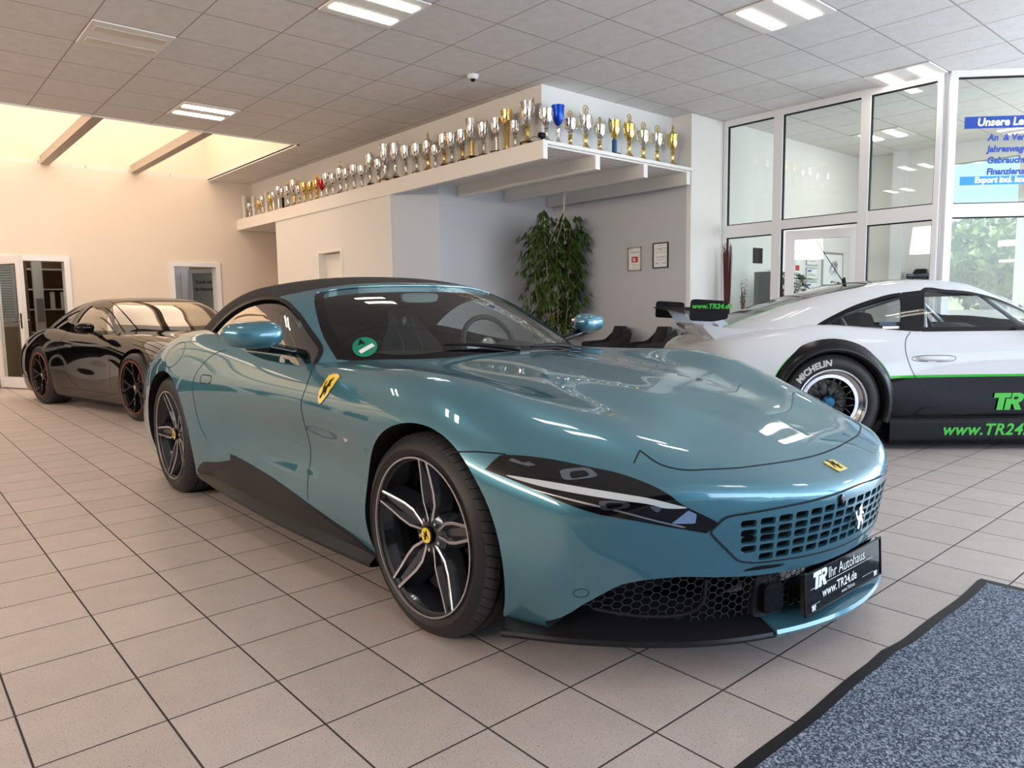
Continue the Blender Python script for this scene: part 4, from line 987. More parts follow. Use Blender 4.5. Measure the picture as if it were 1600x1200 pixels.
    # mirrors: cap, lower band, glass, arm
    def mirror_head():
        sec = []
        ns = 18; m = 28; v = []; f = []
        for i in range(ns+1):
            t = i/ns; w = -.915-.245*t; sc = (math.sin(PI*min(1, .06+.94*(1-abs(2*t-1)**2.6)**.5/1)*.5))**.8; sc = max(.02, (1-abs(2*t-1)**3.2)**.5)
            cz = .985-.006*math.sin(PI*t); cu = 1.075+.05*t
            for k in range(m):
                a = 2*PI*k/m; cx, sz = math.cos(a), math.sin(a); x = abs(cx)**.8*np.sign(cx); z = abs(sz)**.8*np.sign(sz)
                fw = 1.0 if cx < 0 else .55
                v.append((w, cu+.095*fw*x*sc, cz+(.064 if sz > 0 else .062)*z*sc*(1.0-.15*t)))
        for i in range(ns):
            for k in range(m): f.append((i*m+k, (i+1)*m+k, (i+1)*m+(k+1)%m, i*m+(k+1)%m))
        f.append(tuple(range(m))); f.append(tuple(ns*m+k for k in reversed(range(m))))
        return v, f
    v, f = mirror_head(); mh = meshobj('door_mirror', v, f, blue, car, True, None, 60)
    ar = MB().tube([(-.80, 1.10, .885), (-.88, 1.09, .905), (-.96, 1.09, .925), (-1.06, 1.11, .935)], [.022, .020, .026, .018], 12).build('mirror_arm', M['blackgloss'], mh, True)
    MB().prism(rounded([(-.95, .95), (-.95, 1.015), (-1.12, 1.01), (-1.12, .955)], .3), 1.125, 1.150, 'y').build('mirror_glass', M['chrome'], mh)
    m2 = mir(mh)
    for ch in list(mh.children): c = mir(ch); c.parent = m2
    # screen sticker, wipers
    st = [(-.612+.052*math.cos(a), .90+.062*math.sin(a)) for a in np.linspace(0, 2*PI, 28, endpoint=False)]
    o = panel('emission_sticker', FG, st, 'z+', .02, -.0015, mat('sticker_green', (.0, .22, .13), .4), car); 
    panel('sticker_field', FG, [(-.645, .875), (-.578, .872), (-.578, .895), (-.645, .898)], 'z+', .02, -.0005, M['paper'], o)
    text_warp('sticker_numeral', '4', .06, FG, 'z+', (-.628, .912), (1, 0), (0, 1), M['black'], o, 0, .001, -.0005)
    for a, b_, c in (((-.33, .70), (.02, .585), (-.02, .60)), ((.10, .60), (.42, .66), (.28, .62))):
        pts = [np.array(a)+(np.array(b_)-np.array(a))*t for t in np.linspace(0, 1, 10)]; P, ok = cast2(FG, pts, 'z+'); N = FG.normal(P)
        w_ = MB().tube([tuple(p+n_*.012) for p, n_ in zip(P, N)], [.004, .006, .007, .008, .009, .009, .010, .011, .012, .012], 8).build('wiper', M['black'], car, True)
    # interior
    leather = mat('dark_leather', (.016, .020, .021), .55); stitch = mat('stitching', (.25, .27, .26), .6)
    tub_ = MB(); tub_.box((-.66, .62, .30), (.66, 2.5, .36)).build('cabin_floor', M['dark'], car)
    v = []; f = []; m = 17; rows = [(.60, .80), (.80, .845), (1.02, .865), (1.10, .83), (1.14, .70)]
    for u, z in rows:
        for i in range(m):
            w = -.70+1.4*i/(m-1); hump = .045*math.exp(-((w-.36)/.16)**2)+.02*math.exp(-((w+.36)/.22)**2); v.append((w, u+.10*(w/.7)**2, z+(hump if u > .7 else 0)))
    for r in range(len(rows)-1):
        for i in range(m-1): f.append((r*m+i, r*m+i+1, (r+1)*m+i+1, (r+1)*m+i))
    meshobj('dashboard', v, f, leather, car, True)
    def seat(w):
        b = MB(); b2 = MB()
        prof = [(0, .46), (.10, .50), (.20, .53)]; v = []; f = []
        zs = [.46, .55, .66, .78, .88, .95, 1.00, 1.05, 1.08]; hw = [.24, .26, .265, .255, .215, .15, .12, .115, .07]; th = [.10, .10, .09, .08, .07, .055, .05, .045, .02]
        m = 24
        for z, a, t in zip(zs, hw, th):
            cu = 1.92+(z-.46)*.42
            for k in range(m):
                q_ = 2*PI*k/m; x, y = math.cos(q_), math.sin(q_); v.append((w+a*abs(x)**.7*np.sign(x), cu+t*abs(y)**.8*np.sign(y)-.05*abs(x)**3, z))
        for i in range(len(zs)-1):
            for k in range(m): f.append((i*m+k, i*m+(k+1)%m, (i+1)*m+(k+1)%m, (i+1)*m+k))
        f.append(tuple(range(m-1, -1, -1))); f.append(tuple((len(zs)-1)*m+k for k in range(m)))
        s = meshobj('seat', v, f, leather, car, True, None, 60)
        MB().prism(rounded([(w-.25, 1.38), (w-.25, 1.92), (w+.25, 1.92), (w+.25, 1.38)], .2), .36, .50, 'z').build('seat_cushion', leather, s, True, 40)
        hm = MB(); 
        for dx in (-.07, .07):
            hm.tube([(w+dx, 1.92+(z-.46)*.42-.055-(.0 if z > .9 else .03), z) for z in (.62, .75, .88, .96, 1.03)], .0025, 4)
        hm.build('seat_piping', stitch, s)
        MB().prism([(w+x*.055, 1.005+y*.055) for x, y in HORSE], 2.085, 2.092, 'y').build('emblem', stitch, s)
    seat(-.36); seat(.36)
    MB().box((-.13, 1.15, .38), (.13, 2.2, .60)).build('centre_console', leather, car)
    wh = MB(); T_ = Matrix.Translation((.36, 1.215, .865)) @ Matrix.Rotation(math.radians(70), 4, 'X')
    wh.tube([tuple(T_ @ Vector((.18*math.cos(a), .175*math.sin(a), 0))) for a in np.linspace(0, 2*PI, 40, endpoint=False)], .015, 10, 0, False, True)
    sw_ = wh.build('steering_wheel', leather, car, True)
    MB().tube([tuple(T_ @ Vector(p)) for p in ((-.17, 0, 0), (-.06, -.01, -.02), (.06, -.01, -.02), (.17, 0, 0))], .016, 8).tube([tuple(T_ @ Vector(p)) for p in ((0, 0, -.02), (0, -.17, 0))], .014, 8).lathe([(.055, -.03), (.055, .0), (.04, .012)], 24, T_).build('wheel_spokes', M['steel'], sw_, True, 40)
    MB().prism(rounded([(-.11, 1.115), (-.12, 1.165), (.12, 1.165), (.11, 1.115)], .3), 1.36, 1.385, 'y').build('rear_view_mirror', mat('mirror_back', (.25, .28, .28), .3), car)
    for s in (-1, 1): MB().tube([(s*.62, 1.05, .86), (s*.60, 1.30, .70)], .02, 6)

def tr_logo(name, parent, org, X, Y, h, m, mcut):
    """slanted TR block logo made of two bold letters"""
    o = Vector(org); X = Vector(X).normalized(); Y = Vector(Y).normalized(); sh = .16
    def q(a): return [tuple(o+X*((x+sh*y)*h)+Y*(y*h)) for x, y in a]
    T_ = [(0, .72), (0, 1), (.95, 1), (.95, .72), (.64, .72), (.64, 0), (.28, 0), (.28, .72)]
    R_ = [(.72, 0), (.72, .66), (1.0, .66), (1.0, 1), (1.45, 1), (1.66, .9), (1.70, .70), (1.62, .52), (1.44, .42), (1.70, 0), (1.32, 0), (1.14, .34), (1.05, .34), (1.05, 0)]
    v = q(T_)+q(R_); f = [tuple(range(7, -1, -1)), tuple(range(8+13, 7, -1))]
    ob = meshobj(name, v, f, m, parent); me = ob.data
    if me.polygons[0].normal.dot(X.cross(Y)) < 0: me.flip_normals()
    n = X.cross(Y)*.0004
    c = [(1.14, .62), (1.14, .78), (1.36, .78), (1.40, .70), (1.34, .62)]; meshobj('logo_counter', [tuple(Vector(p)+n) for p in q(c)], [(4, 3, 2, 1, 0)], mcut, ob)
    return ob
gt, gt_body, mirror_mesh = build_gt()
finish_gt(gt, gt_body, mirror_mesh)
# ------------------------------------------------------------------ rear-engined coupes
nu = [-1.05, -.95, -.8, -.6, -.3, 0, .3, .6, .9, 1.3, 1.8, 2.2, 2.45, 2.8, 3.1, 3.4, 3.6]
nw = [0, .4, .62, .76, .86, .95, 1.05]
NH = [[.50, .56, .62, .68, .75, .80, .84, .88, .90, .90, .91, .93, .945, .93, .88, .80, .70],
      [.49, .55, .62, .685, .755, .80, .84, .88, .90, .90, .91, .93, .94, .92, .86, .77, .66],
      [.44, .53, .62, .70, .785, .835, .86, .875, .88, .885, .89, .91, .93, .90, .84, .75, .63],
      [.38, .46, .56, .66, .765, .82, .845, .85, .86, .865, .875, .90, .915, .88, .81, .70, .57],
      [.28, .36, .46, .58, .70, .76, .78, .80, .81, .82, .84, .87, .88, .83, .74, .62, .49],
      [.14, .22, .34, .47, .60, .66, .66, .68, .69, .70, .73, .78, .79, .72, .62, .5, .38],
      [.0, .08, .20, .34, .47, .53, .53, .55, .55, .56, .60, .65, .66, .6, .5, .37, .25]]
nz = [.12, .3, .5, .7, .9]; nuw = [-1.05, -.85, -.6, -.3, 0, .3, .7, 1.2, 1.8, 2.15, 2.45, 2.8, 3.2, 3.6]
NW_ = [[.5, .70, .82, .87, .88, .86, .84, .84, .86, .88, .90, .90, .84, .70],
       [.55, .74, .86, .91, .92, .90, .87, .865, .89, .93, .945, .94, .88, .74],
       [.55, .75, .86, .915, .93, .91, .875, .865, .90, .95, .965, .95, .89, .75],
       [.50, .70, .82, .88, .90, .895, .88, .87, .885, .915, .93, .92, .85, .71],
       [.42, .6, .72, .79, .82, .82, .81, .80, .805, .83, .85, .84, .77, .61]]
NG = [[.78, .92, 1.03, 1.135, 1.235, 1.265, 1.245, 1.165, 1.04, .93, .80], [.77, .91, 1.02, 1.125, 1.225, 1.255, 1.235, 1.152, 1.025, .915, .785],
      [.735, .875, .985, 1.09, 1.195, 1.225, 1.205, 1.12, .99, .88, .75], [.66, .80, .91, 1.015, 1.12, 1.155, 1.135, 1.05, .92, .81, .68], [.55, .68, .79, .89, 1.0, 1.035, 1.015, .93, .80, .69, .56]]
ngu = [.4, .6, .8, 1.0, 1.3, 1.6, 2.0, 2.4, 2.8, 3.1, 3.4]
NGW = [[.78, .80, .80, .80, .785, .73, .60], [.72, .748, .755, .75, .73, .665, .52], [.62, .658, .672, .662, .632, .555, .42], [.50, .535, .55, .54, .505, .42, .30]]
CB = Solid(Field(nw, nu, NH, True), Field(nz, nuw, NW_), Field([0, .3, .6, .8, .95], [.1, .4, .7], [[-.96, -.99, -.93], [-.94, -.97, -.91], [-.82, -.86, -.80], [-.60, -.66, -.62], [-.34, -.42, -.40]], True),
           Field([0, .5, .9], [.1, .5, .9], [[3.42, 3.50, 3.46], [3.36, 3.43, 3.4], [3.12, 3.18, 3.1]], True), .12, (.085, .07, .08, .03))
CGa = (Field([0, .35, .55, .68, .80], ngu, NG, True), Field([.80, .95, 1.10, 1.25], [.5, 1.0, 1.5, 2.0, 2.4, 2.8, 3.2], NGW))
CG1 = Solid(CGa[0], CGa[1], None, None, .72, (.10, .05, .05, .02)); CG2 = Solid(CGa[0], CGa[1], None, None, .62, (.10, .05, .05, .02), off=.035)

def coupe(name, label, loc, rz, paint_m, win_m, tinted, rim_fn, rr, h):
    car = thing(name, label, 'car', loc, rz)
    body = bpy.data.objects.new('body', solid_mesh('body', CB, (-1.0, -1.06, .06), (1.0, 3.56, 1.0), .023)); C.objects.link(body); body.data.materials.append(paint_m)
    cc = []
    for yc in (0, 2.45):
        for s in (-1, 1):
            b = MB(); r = .372; b.prism([(yc+r*math.cos(a), .352+r*math.sin(a)) for a in np.linspace(0, 2*PI, 64, endpoint=False)], .60*s, 1.2*s, 'x'); cc.append(cutter(b, carcut))
    tub = catmull([(-.66, .95), (-.4, .80), (0, .74), (.4, .80), (.66, .95), (.70, 1.4), (.69, 2.1), (.60, 2.5), (-.60, 2.5), (-.69, 2.1), (-.70, 1.4)], 4, True)
    b = MB(); b.prism(tub, .40, 1.2, 'z'); cc.append(cutter(b, carcut)); boolean(body, cc); body.parent = car; set_normals(body, [(CB, 1)])
    o = bpy.data.objects.new('roof_shell', solid_mesh('roof_shell', CG1, (-.86, .3, .68), (.86, 3.3, 1.30), .024)); C.objects.link(o); o.data.materials.append(paint_m)
    i = bpy.data.objects.new('inner', solid_mesh('inner', CG2, (-.86, .3, .58), (.86, 3.3, 1.30), .024)); C.objects.link(i); i.data.materials.append(carcut)
    dwin = catmull([(.80, .875), (.95, .985), (1.12, 1.075), (1.32, 1.135), (1.50, 1.155), (1.68, 1.155), (1.76, .875)], 4)
    qwin = catmull([(1.84, 1.138), (1.97, 1.115), (2.20, 1.045), (2.42, .945), (2.53, .875), (2.50, .862), (2.2, .862), (1.90, .868)], 4)
    ws = [(-.66, .86), (-.64, 1.0), (-.545, 1.23), (-.48, 1.26), (-.25, 1.225), (0, 1.215), (.25, 1.225), (.48, 1.26), (.545, 1.23), (.64, 1.0), (.66, .86), (.5, .70), (.25, .62), (0, .60), (-.25, .62), (-.5, .70)]
    ws = catmull(ws, 4, True); bw = catmull([(-.50, 2.06), (-.25, 2.0), (0, 1.98), (.25, 2.0), (.50, 2.06), (.47, 2.45), (.38, 2.72), (0, 2.80), (-.38, 2.72), (-.47, 2.45)], 4, True)
    cs = [i]
    for w_ in (dwin, qwin): b = MB(); b.prism(w_, -1.2, 1.2, 'x'); cs.append(cutter(b, M['blackgloss']))
    for w_ in (ws, bw): b = MB(); b.prism(w_, .3, 1.6, 'z'); cs.append(cutter(b, carcut))
    boolean(o, cs); o.parent = car; set_normals(o, [(CG1, 1), (CG2, -1)])
    panel('windscreen', CG1, ws, 'z+', .04, -.004, win_m, car); panel('rear_window', CG1, bw, 'z+', .04, -.004, tinted, car)
    mw = []
    for nm, w_, mm in (('door_window', dwin, win_m), ('quarter_window', qwin, tinted)):
        q_ = panel(nm, CG1, w_, 'x-', .04, -.006, mm, car); mw.append(q_)
        sb = MB(); ribbon(sb, CG1, w_+[w_[0]], 'x-', .034, .0015); s = sb.build('window_seal', M['blackgloss'], q_)
        c = mirror_mesh0(q_); c2 = mirror_mesh0(s); c2.parent = c
    gm = mat('coupe_gap', (.004, .004, .004), .7)
    def gap(nm, pts, w=.005):
        b = MB(); ribbon(b, CB, catmull(pts, 8), 'x-', w, .001); q_ = b.build(nm, gm, body); c = mirror_mesh0(q_); c.parent = body
    gap('door_gap', [(1.84, .86), (1.90, .80), (1.91, .70), (1.86, .56), (1.74, .40), (1.62, .30), (1.46, .25)])
    gap('door_gap', [(.62, .83), (.60, .70), (.62, .45), (.66, .27)]); gap('sill_gap', [(.50, .235), (1.0, .225), (1.9, .23)])
    MB().box((-.80, -.75, .10), (.80, -.42, .135)).box((-.58, -.42, .10), (.58, 3.1, .135)).box((-.83, .42, .10), (.83, 2.04, .135)).build('underbody', M['black'], car)
    MB().box((-.66, .75, .36), (.66, 2.4, .42)).build('cabin_floor', M['dark'], car)
    v = []; f = []; m = 13
    for u, z in ((.66, .78), (.85, .86), (1.02, .87), (1.10, .80)):
        for k in range(m): w = -.64+1.28*k/(m-1); v.append((w, u, z+.03*math.exp(-((w-.34)/.16)**2)))
    for r in range(3):
        for k in range(m-1): f.append((r*m+k, r*m+k+1, (r+1)*m+k+1, (r+1)*m+k))
    meshobj('dashboard', v, f, M['dark'], car, True)
    T_ = Matrix.Translation((.34, 1.19, .84)) @ Matrix.Rotation(math.radians(68), 4, 'X')
    MB().tube([tuple(T_ @ Vector((.17*math.cos(a), .165*math.sin(a), 0))) for a in np.linspace(0, 2*PI, 32, endpoint=False)], .015, 8, 0, False, True).build('steering_wheel', M['black'], car, True)
    for s, u, R, wd in ((-1, 0, .343, .25), (1, 0, .343, .25), (-1, 2.45, .357, .30), (1, 2.45, .357, .30)):
        wheel(car, s*(h-(wd/2)), u, R, wd, rr, rim_fn, None, side=s, groove=False)
    return car, body
def mirror_mesh0(o):
    me = o.data; vs = [(-v.co.x, v.co.y, v.co.z) for v in me.vertices]; fs = [list(reversed(p.vertices)) for p in me.polygons]; fm = [p.material_index for p in me.polygons]
    return meshobj(o.name.split('.')[0], vs, fs, list(me.materials), o.parent, True, fm, 35)

# black coupe
redline = mat('red_rim_line', (.45, .10, .06), .4); satin = mat('satin_black_alloy', (.012, .011, .011), .3, .4, coat=.5)
def rim_thin(e, RT, rr, h):
    disc_brake(e, RT, h, .175, M['black'], h-.14)
    MB().lathe([(rr-.004, h-.01), (rr-.02, h-.05), (rr-.03, -h+.03)], 64, RT, 0, False).build('rim_barrel', satin, e, True)
    MB().lathe([(rr+.002, h-.004), (rr+.004, h+.003), (rr-.003, h+.002)], 72, RT, 0, False).build('rim_line', redline, e, True)
    MB().lathe([(.07, h-.07), (.055, h-.035), (.03, h-.028), (0, h-.027)], 24, RT, 0, False).build('hub', satin, e, True, 30)
    for k in range(5):
        a = 2*PI*k/5+.3; b = MB()
        def P(r, t, z): return tuple(RT @ Vector((r*math.cos(a+t), r*math.sin(a+t), z)))
        b.tube([P(.04, 0, h-.045), P(.12, 0, h-.04)], [.013, .011], 6)
        for s in (-1, 1): b.tube([P(.11, 0, h-.042), P(.17, s*.16, h-.032), P(rr-.005, s*.30, h-.014)], [.011, .009, .009], 6)
        b.build('spoke', satin, e, True)
    MB().lathe([(.020, h-.03), (.020, h-.024)], 24, RT).build('centre_cap', mat('pale_cap', (.45, .38, .33), .4), e)
blackpaint = mat('black_car_paint', (.004, .0035, .0035), .025, 0, 0)
car_b, bb = coupe('black_coupe', 'glossy black two-door fastback coupe parked behind the turquoise convertible, by the back wall', (2.921, 5.215, 0), math.radians(10.2), blackpaint,
                  glass('coupe_glass', (.35, .36, .30), 1.6, 0, 2.2, (1, .97, .93)), glass('coupe_rear_glass', (.06, .06, .05), 1.55, 0, 1.2), rim_thin, .262, .935)
def small_mirror(car, m, w0=-.86, u=.98, z=.93):
    sec = []; v = []; f = []; ns = 12; mm = 20
    for i in range(ns+1):
        t = i/ns; sc = max(.03, (1-abs(2*t-1)**3)**.5)
        for k in range(mm):
            a = 2*PI*k/mm; v.append((w0-.20*t, u+.075*math.cos(a)*sc*(1 if math.cos(a) < 0 else .6), z+.058*math.sin(a)*sc))
    for i in range(ns):
        for k in range(mm): f.append((i*mm+k, (i+1)*mm+k, (i+1)*mm+(k+1)%mm, i*mm+(k+1)%mm))
    f.append(tuple(range(mm))); f.append(tuple(ns*mm+k for k in reversed(range(mm))))
    o = meshobj('door_mirror', v, f, m, car, True, None, 60); a = MB().tube([(w0+.10, u-.02, z-.14), (w0+.03, u-.02, z-.08), (w0-.05, u, z-.04)], [.03, .022, .022], 8).build('mirror_arm', M['blackgloss'], o, True)
    c = mirror_mesh0(o); c2 = mirror_mesh0(a); c2.parent = c
small_mirror(car_b, blackpaint)
b = MB(); b.prism(rounded([(1.52, .70), (1.52, .725), (1.70, .735), (1.70, .71)], .3), -.905, -.862, 'x'); b.build('door_handle', blackpaint, bb)

# white race car with black and green livery
def livery():
    m = mat('white_livery_paint', (.66, .68, .72), .12, 0, .3, .02, spec=.12); nt = m.node_tree; N = nt.nodes; L = nt.links; b = N['Principled BSDF']
    tc = N.new('ShaderNodeTexCoord'); sx = N.new('ShaderNodeSeparateXYZ'); L.new(tc.outputs['Object'], sx.inputs[0])
    def math_(op, a, b_):
        n = N.new('ShaderNodeMath'); n.operation = op
        for k, v in enumerate((a, b_)):
            if v is None: continue
            if isinstance(v, (int, float)): n.inputs[k].default_value = v
            else: L.new(v, n.inputs[k])
        return n.outputs[0]
    zl = math_('LESS_THAN', sx.outputs[2], .530); zg = math_('LESS_THAN', sx.outputs[2], .548)
    def ring(u):
        d = math_('SQRT', math_('ADD', math_('POWER', math_('ABSOLUTE', math_('SUBTRACT', sx.outputs[1], u), None), 2), math_('POWER', math_('ABSOLUTE', math_('SUBTRACT', sx.outputs[2], .352), None), 2)), None)
        side = math_('GREATER_THAN', math_('ABSOLUTE', sx.outputs[0], None), .70)
        return math_('MULTIPLY', math_('LESS_THAN', d, .452), side), math_('MULTIPLY', math_('LESS_THAN', d, .458), side)
    r1, g1 = ring(2.45); r0, g0 = ring(0.)
    roof = math_('MULTIPLY', math_('LESS_THAN', math_('ABSOLUTE', sx.outputs[0], None), .40), math_('GREATER_THAN', sx.outputs[2], .90))
    roofg = math_('MULTIPLY', math_('LESS_THAN', math_('ABSOLUTE', sx.outputs[0], None), .44), math_('GREATER_THAN', sx.outputs[2], .90))
    blk = math_('MAXIMUM', math_('MAXIMUM', zl, roof), math_('MAXIMUM', r1, r0)); grn = math_('MAXIMUM', math_('MAXIMUM', zg, roofg), math_('MAXIMUM', g1, g0))
    m1 = N.new('ShaderNodeMix'); m1.data_type = 'RGBA'; L.new(grn, m1.inputs[0]); m1.inputs[6].default_value = (.62, .64, .68, 1); m1.inputs[7].default_value = (.03, .40, .03, 1)
    m2 = N.new('ShaderNodeMix'); m2.data_type = 'RGBA'; L.new(blk, m2.inputs[0]); L.new(m1.outputs[2], m2.inputs[6]); m2.inputs[7].default_value = (.004, .005, .008, 1)
    L.new(m2.outputs[2], b.inputs['Base Color']); return m
liv = livery(); silv = mat('polished_rim', (.62, .62, .64), .18, 1)
def rim_race(e, RT, rr, h):
    disc_brake(e, RT, h, .16, M['black'], h-.16)
    MB().lathe([(rr+.004, h-.006), (rr+.004, h+.003), (rr-.006, h+.002), (rr-.012, h-.03), (rr-.034, h-.045), (rr-.038, h-.05), (rr-.062, h-.05)], 72, RT, 0, False).build('rim_lip', silv, e, True, 40)
    MB().lathe([(rr-.062, h-.05), (rr-.07, h-.10), (rr-.06, -h+.04)], 64, RT, 0, False).build('rim_barrel', M['black'], e, True)
    b = MB()
    for k in range(32): a = 2*PI*k/32; b.lathe([(.004, 0), (.003, .006)], 6, RT @ Matrix.Translation(((rr-.049)*math.cos(a), (rr-.049)*math.sin(a), h-.051)))
    b.build('rim_bolts', M['chrome'], e)
    for k in range(10):
        a = 2*PI*k/10; b = MB()
        def P(r, t, z): return tuple(RT @ Vector((r*math.cos(a+t), r*math.sin(a+t), z)))
        b.tube([P(.05, 0, h-.085), P(.12, 0, h-.075)], [.014, .010], 6)
        for s in (-1, 1): b.tube([P(.115, 0, h-.075), P(rr-.064, s*.20, h-.058)], [.009, .008], 6)
        b.build('spoke', mat('grey_mesh_alloy', (.05, .055, .06), .35, .8) if k == 0 else bpy.data.materials['grey_mesh_alloy'], e, True)
    MB().lathe([(.055, h-.10), (.05, h-.06), (.035, h-.045), (0, h-.044)], 24, RT, 0, False).build('centre_lock', mat('blue_centre_nut', (.02, .10, .18), .3, .8), e, True, 30)
car_w, wb = coupe('white_race_car', 'white race coupe with black lower body and rear wing, by the glass partition', (7.738, -1.483, 0), math.radians(46), liv,
                  glass('race_car_glass', (.93, .96, .96), 1.45, 0, 1.0), glass('race_car_smoked', (.55, .57, .58), 1.5, 0, 1.0), rim_race, .245, .955)
# tyre lettering, rear near wheel
def arc_text(name, txt, size, wpos, r, a0, m, parent, dirn=1, sp=1.05):
    v, f = textmesh(txt, size, .15, .002, sp); P = []
    for x, y, _ in v: a = a0-x/r; rr_ = r+y; P.append((wpos[0]-.0015, wpos[1]-rr_*math.cos(a), wpos[2]+rr_*math.sin(a)))
    return meshobj(name, P, f, m, parent)
rear = [c for c in car_w.children if c.name.startswith('wheel') and c.location.x < 0 and c.location.y > 2][0]
tx = mat('tyre_lettering_white', (.50, .50, .50), .6)
v, f = textmesh('MICHELIN', .062, .12, .003, 1.05); P = []
for x, y, _ in v:
    r_ = .275+y; a = math.radians(148)-x/.30; P.append((-.1545, -r_*math.cos(a)*-1*-1, r_*math.sin(a)))
P = [(x, y_, z) for x, y_, z in [(-.1562, (.275+q_[1])*-math.cos(math.radians(148)-q_[0]/.30)*1, (.275+q_[1])*math.sin(math.radians(148)-q_[0]/.30)) for q_ in v]]
o = meshobj('tyre_lettering', P, f, tx, rear)
gr = M['green']
text_on('sill_lettering', 'www.TR24.de', .115, (-.9465, 1.66, .115), (0, -1, 0), (0, 0, 1), gr, car_w, .25, .003, spacing=1.08)
def side_logo():
    P, ok = cast2(CB, [(1.28, .285)], 'x-'); tr_logo('door_logo', car_w, tuple(P[0]+np.array([-.012, 0, 0])), (0, -1, 0), (0, 0, 1), .125, gr, M['black'])
side_logo()
o = panel('pillar_trim', CG1, [(1.765, .862), (1.69, 1.165), (1.835, 1.150), (1.90, .860)], 'x-', .03, .001, M['blackgloss'], car_w); mirror_mesh0(o)
b = MB(); ribbon(b, CB, rounded([(1.56, .640), (1.54, .690), (1.86, .690), (1.88, .650)], .4), 'x-', .004, .001); b.build('handle_recess', M['black'], wb)
P, ok = cast2(CB, [(1.72, .668)], 'x-'); o = MB().tube([(0, -.12, 0), (-.02, -.06, 0), (-.022, .06, .002), (0, .12, .004)], [.012, .018, .018, .012], 10).build('door_handle', mat('white_handle', (.66, .68, .72), .2), wb, True); o.location = tuple(P[0])
# widened black arch lips and sill
for s in (-1, 1):
    for yc in (0, 2.45):
        v = []; f = []; an = np.radians(np.linspace(-20, 200, 40)); n = 6
        for a in an:
            for r, w in ((.470, .900), (.440, .945), (.412, .975), (.392, .982), (.375, .972), (.372, .90)): v.append((s*w, yc+r*math.cos(a), .352+r*math.sin(a)))
        for i in range(len(an)-1):
            for j in range(n-1): q_ = (i*n+j, i*n+j+1, (i+1)*n+j+1, (i+1)*n+j); f.append(q_ if s < 0 else tuple(reversed(q_)))
        meshobj('arch_flare', v, f, mat('flare_black', (.005, .005, .007), .25, 0, 0, spec=.35) if 'flare_black' not in bpy.data.materials else bpy.data.materials['flare_black'], car_w, True)
    MB().prism(rounded([(s*.86, .055), (s*.93, .055), (s*.945, .08), (s*.944, .215), (s*.93, .235), (s*.86, .245)], .2), .40, 2.03, 'y').build('side_skirt', M['black'], car_w)
# rear wing
wing = bpy.data.objects.new('rear_wing', None); C.objects.link(wing); wing.parent = car_w
b = MB(); b.prism(catmull([(3.20, 1.015), (3.26, 1.035), (3.36, 1.045), (3.48, 1.065), (3.48, 1.055), (3.36, 1.025), (3.26, 1.005)], 3, True), -.86, .86, 'x'); b.build('wing_blade', M['black'], wing)
for s in (-1, 1):
    MB().prism(rounded([(3.19, .975), (3.19, 1.105), (3.46, 1.125), (3.47, .965), (3.30, .955)], .15), s*.86, s*.875, 'x').build('end_plate', M['black'], wing)
    st = MB(); st.prism([(3.44, 1.06), (3.32, 1.06), (3.10, .80), (2.98, .80), (3.06, .74), (3.22, .74)], s*.40, s*.414, 'x'); st.prism([(3.30, 1.06), (3.24, 1.06), (2.92, .80), (2.86, .80), (2.86, .74), (2.98, .74)], s*.40, s*.414, 'x'); st.prism([(3.42, 1.06), (3.24, 1.06), (3.24, 1.035), (3.40, 1.035)], s*.40, s*.414, 'x')
    st.build('wing_strut', mat('wing_strut_silver', (.55, .60, .68), .3, .6) if 'wing_strut_silver' not in bpy.data.materials else bpy.data.materials['wing_strut_silver'], wing)
text_on('end_plate_lettering', 'www.TR24.de', .050, (-.8765, 3.455, 1.055), (0, -1, -.02), (0, 0, 1), gr, wing, .25, .0015)
# ducktail base
v = []; f = []
for w in np.linspace(-.62, .62, 13):
    k = 1-(w/.7)**4
    v += [(w, 2.86, .885*1), (w, 3.10, .895), (w, 3.36-.05*(w/.62)**2, .93), (w, 3.37-.05*(w/.62)**2, .915), (w, 3.22, .80)]
for i in range(12):
    for j in range(4): f.append((i*5+j, (i+1)*5+j, (i+1)*5+j+1, i*5+j+1))
f += [tuple(range(5)), tuple(60+k for k in reversed(range(5)))]
meshobj('tail_lid', v, f, mat('tail_lid_white', (.60, .61, .64), .25, 0, 1), car_w, True, None, 40)
# cage, belts, sticker, aerial, side glass details
cg = MB()
for s in (-1, 1):
    cg.tube([(s*.60, .80, .80), (s*.50, 1.20, 1.14), (s*.48, 1.62, 1.17), (s*.50, 2.25, .98), (s*.52, 2.45, .85)], .02, 8); cg.tube([(s*.62, 1.62, .45), (s*.55, 1.62, .9), (s*.48, 1.62, 1.17)], .02, 8)
cg.tube([(-.48, 1.62, 1.17), (.48, 1.62, 1.17)], .02, 8); cg.tube([(-.55, 1.62, .60), (.48, 2.25, 1.0)], .018, 8); cg.tube([(.55, 1.62, .60), (-.48, 2.25, 1.0)], .018, 8); cg.tube([(-.50, 1.20, 1.14), (.50, 1.20, 1.14)], .02, 8)
cg.build('roll_cage', mat('cage_grey', (.30, .32, .33), .35, .3), car_w, True)
sb_ = MB(); 
o = MB().prism(rounded([(1.50, .44), (1.60, .60), (1.72, .98), (1.82, 1.00), (1.80, .60), (1.70, .44)], .2), .14, .60, 'x').build('seat', M['dark'], car_w)
o = panel('window_sticker', CG1, [(1.90, .878), (1.90, .903), (2.03, .903), (2.03, .878)], 'x-', .03, -.003, M['paper'], car_w); panel('sticker_field', CG1, [(1.93, .908), (1.93, .935), (2.05, .935), (2.05, .908)], 'x-', .03, -.003, mat('sticker_blue', (.05, .07, .13), .4), o)
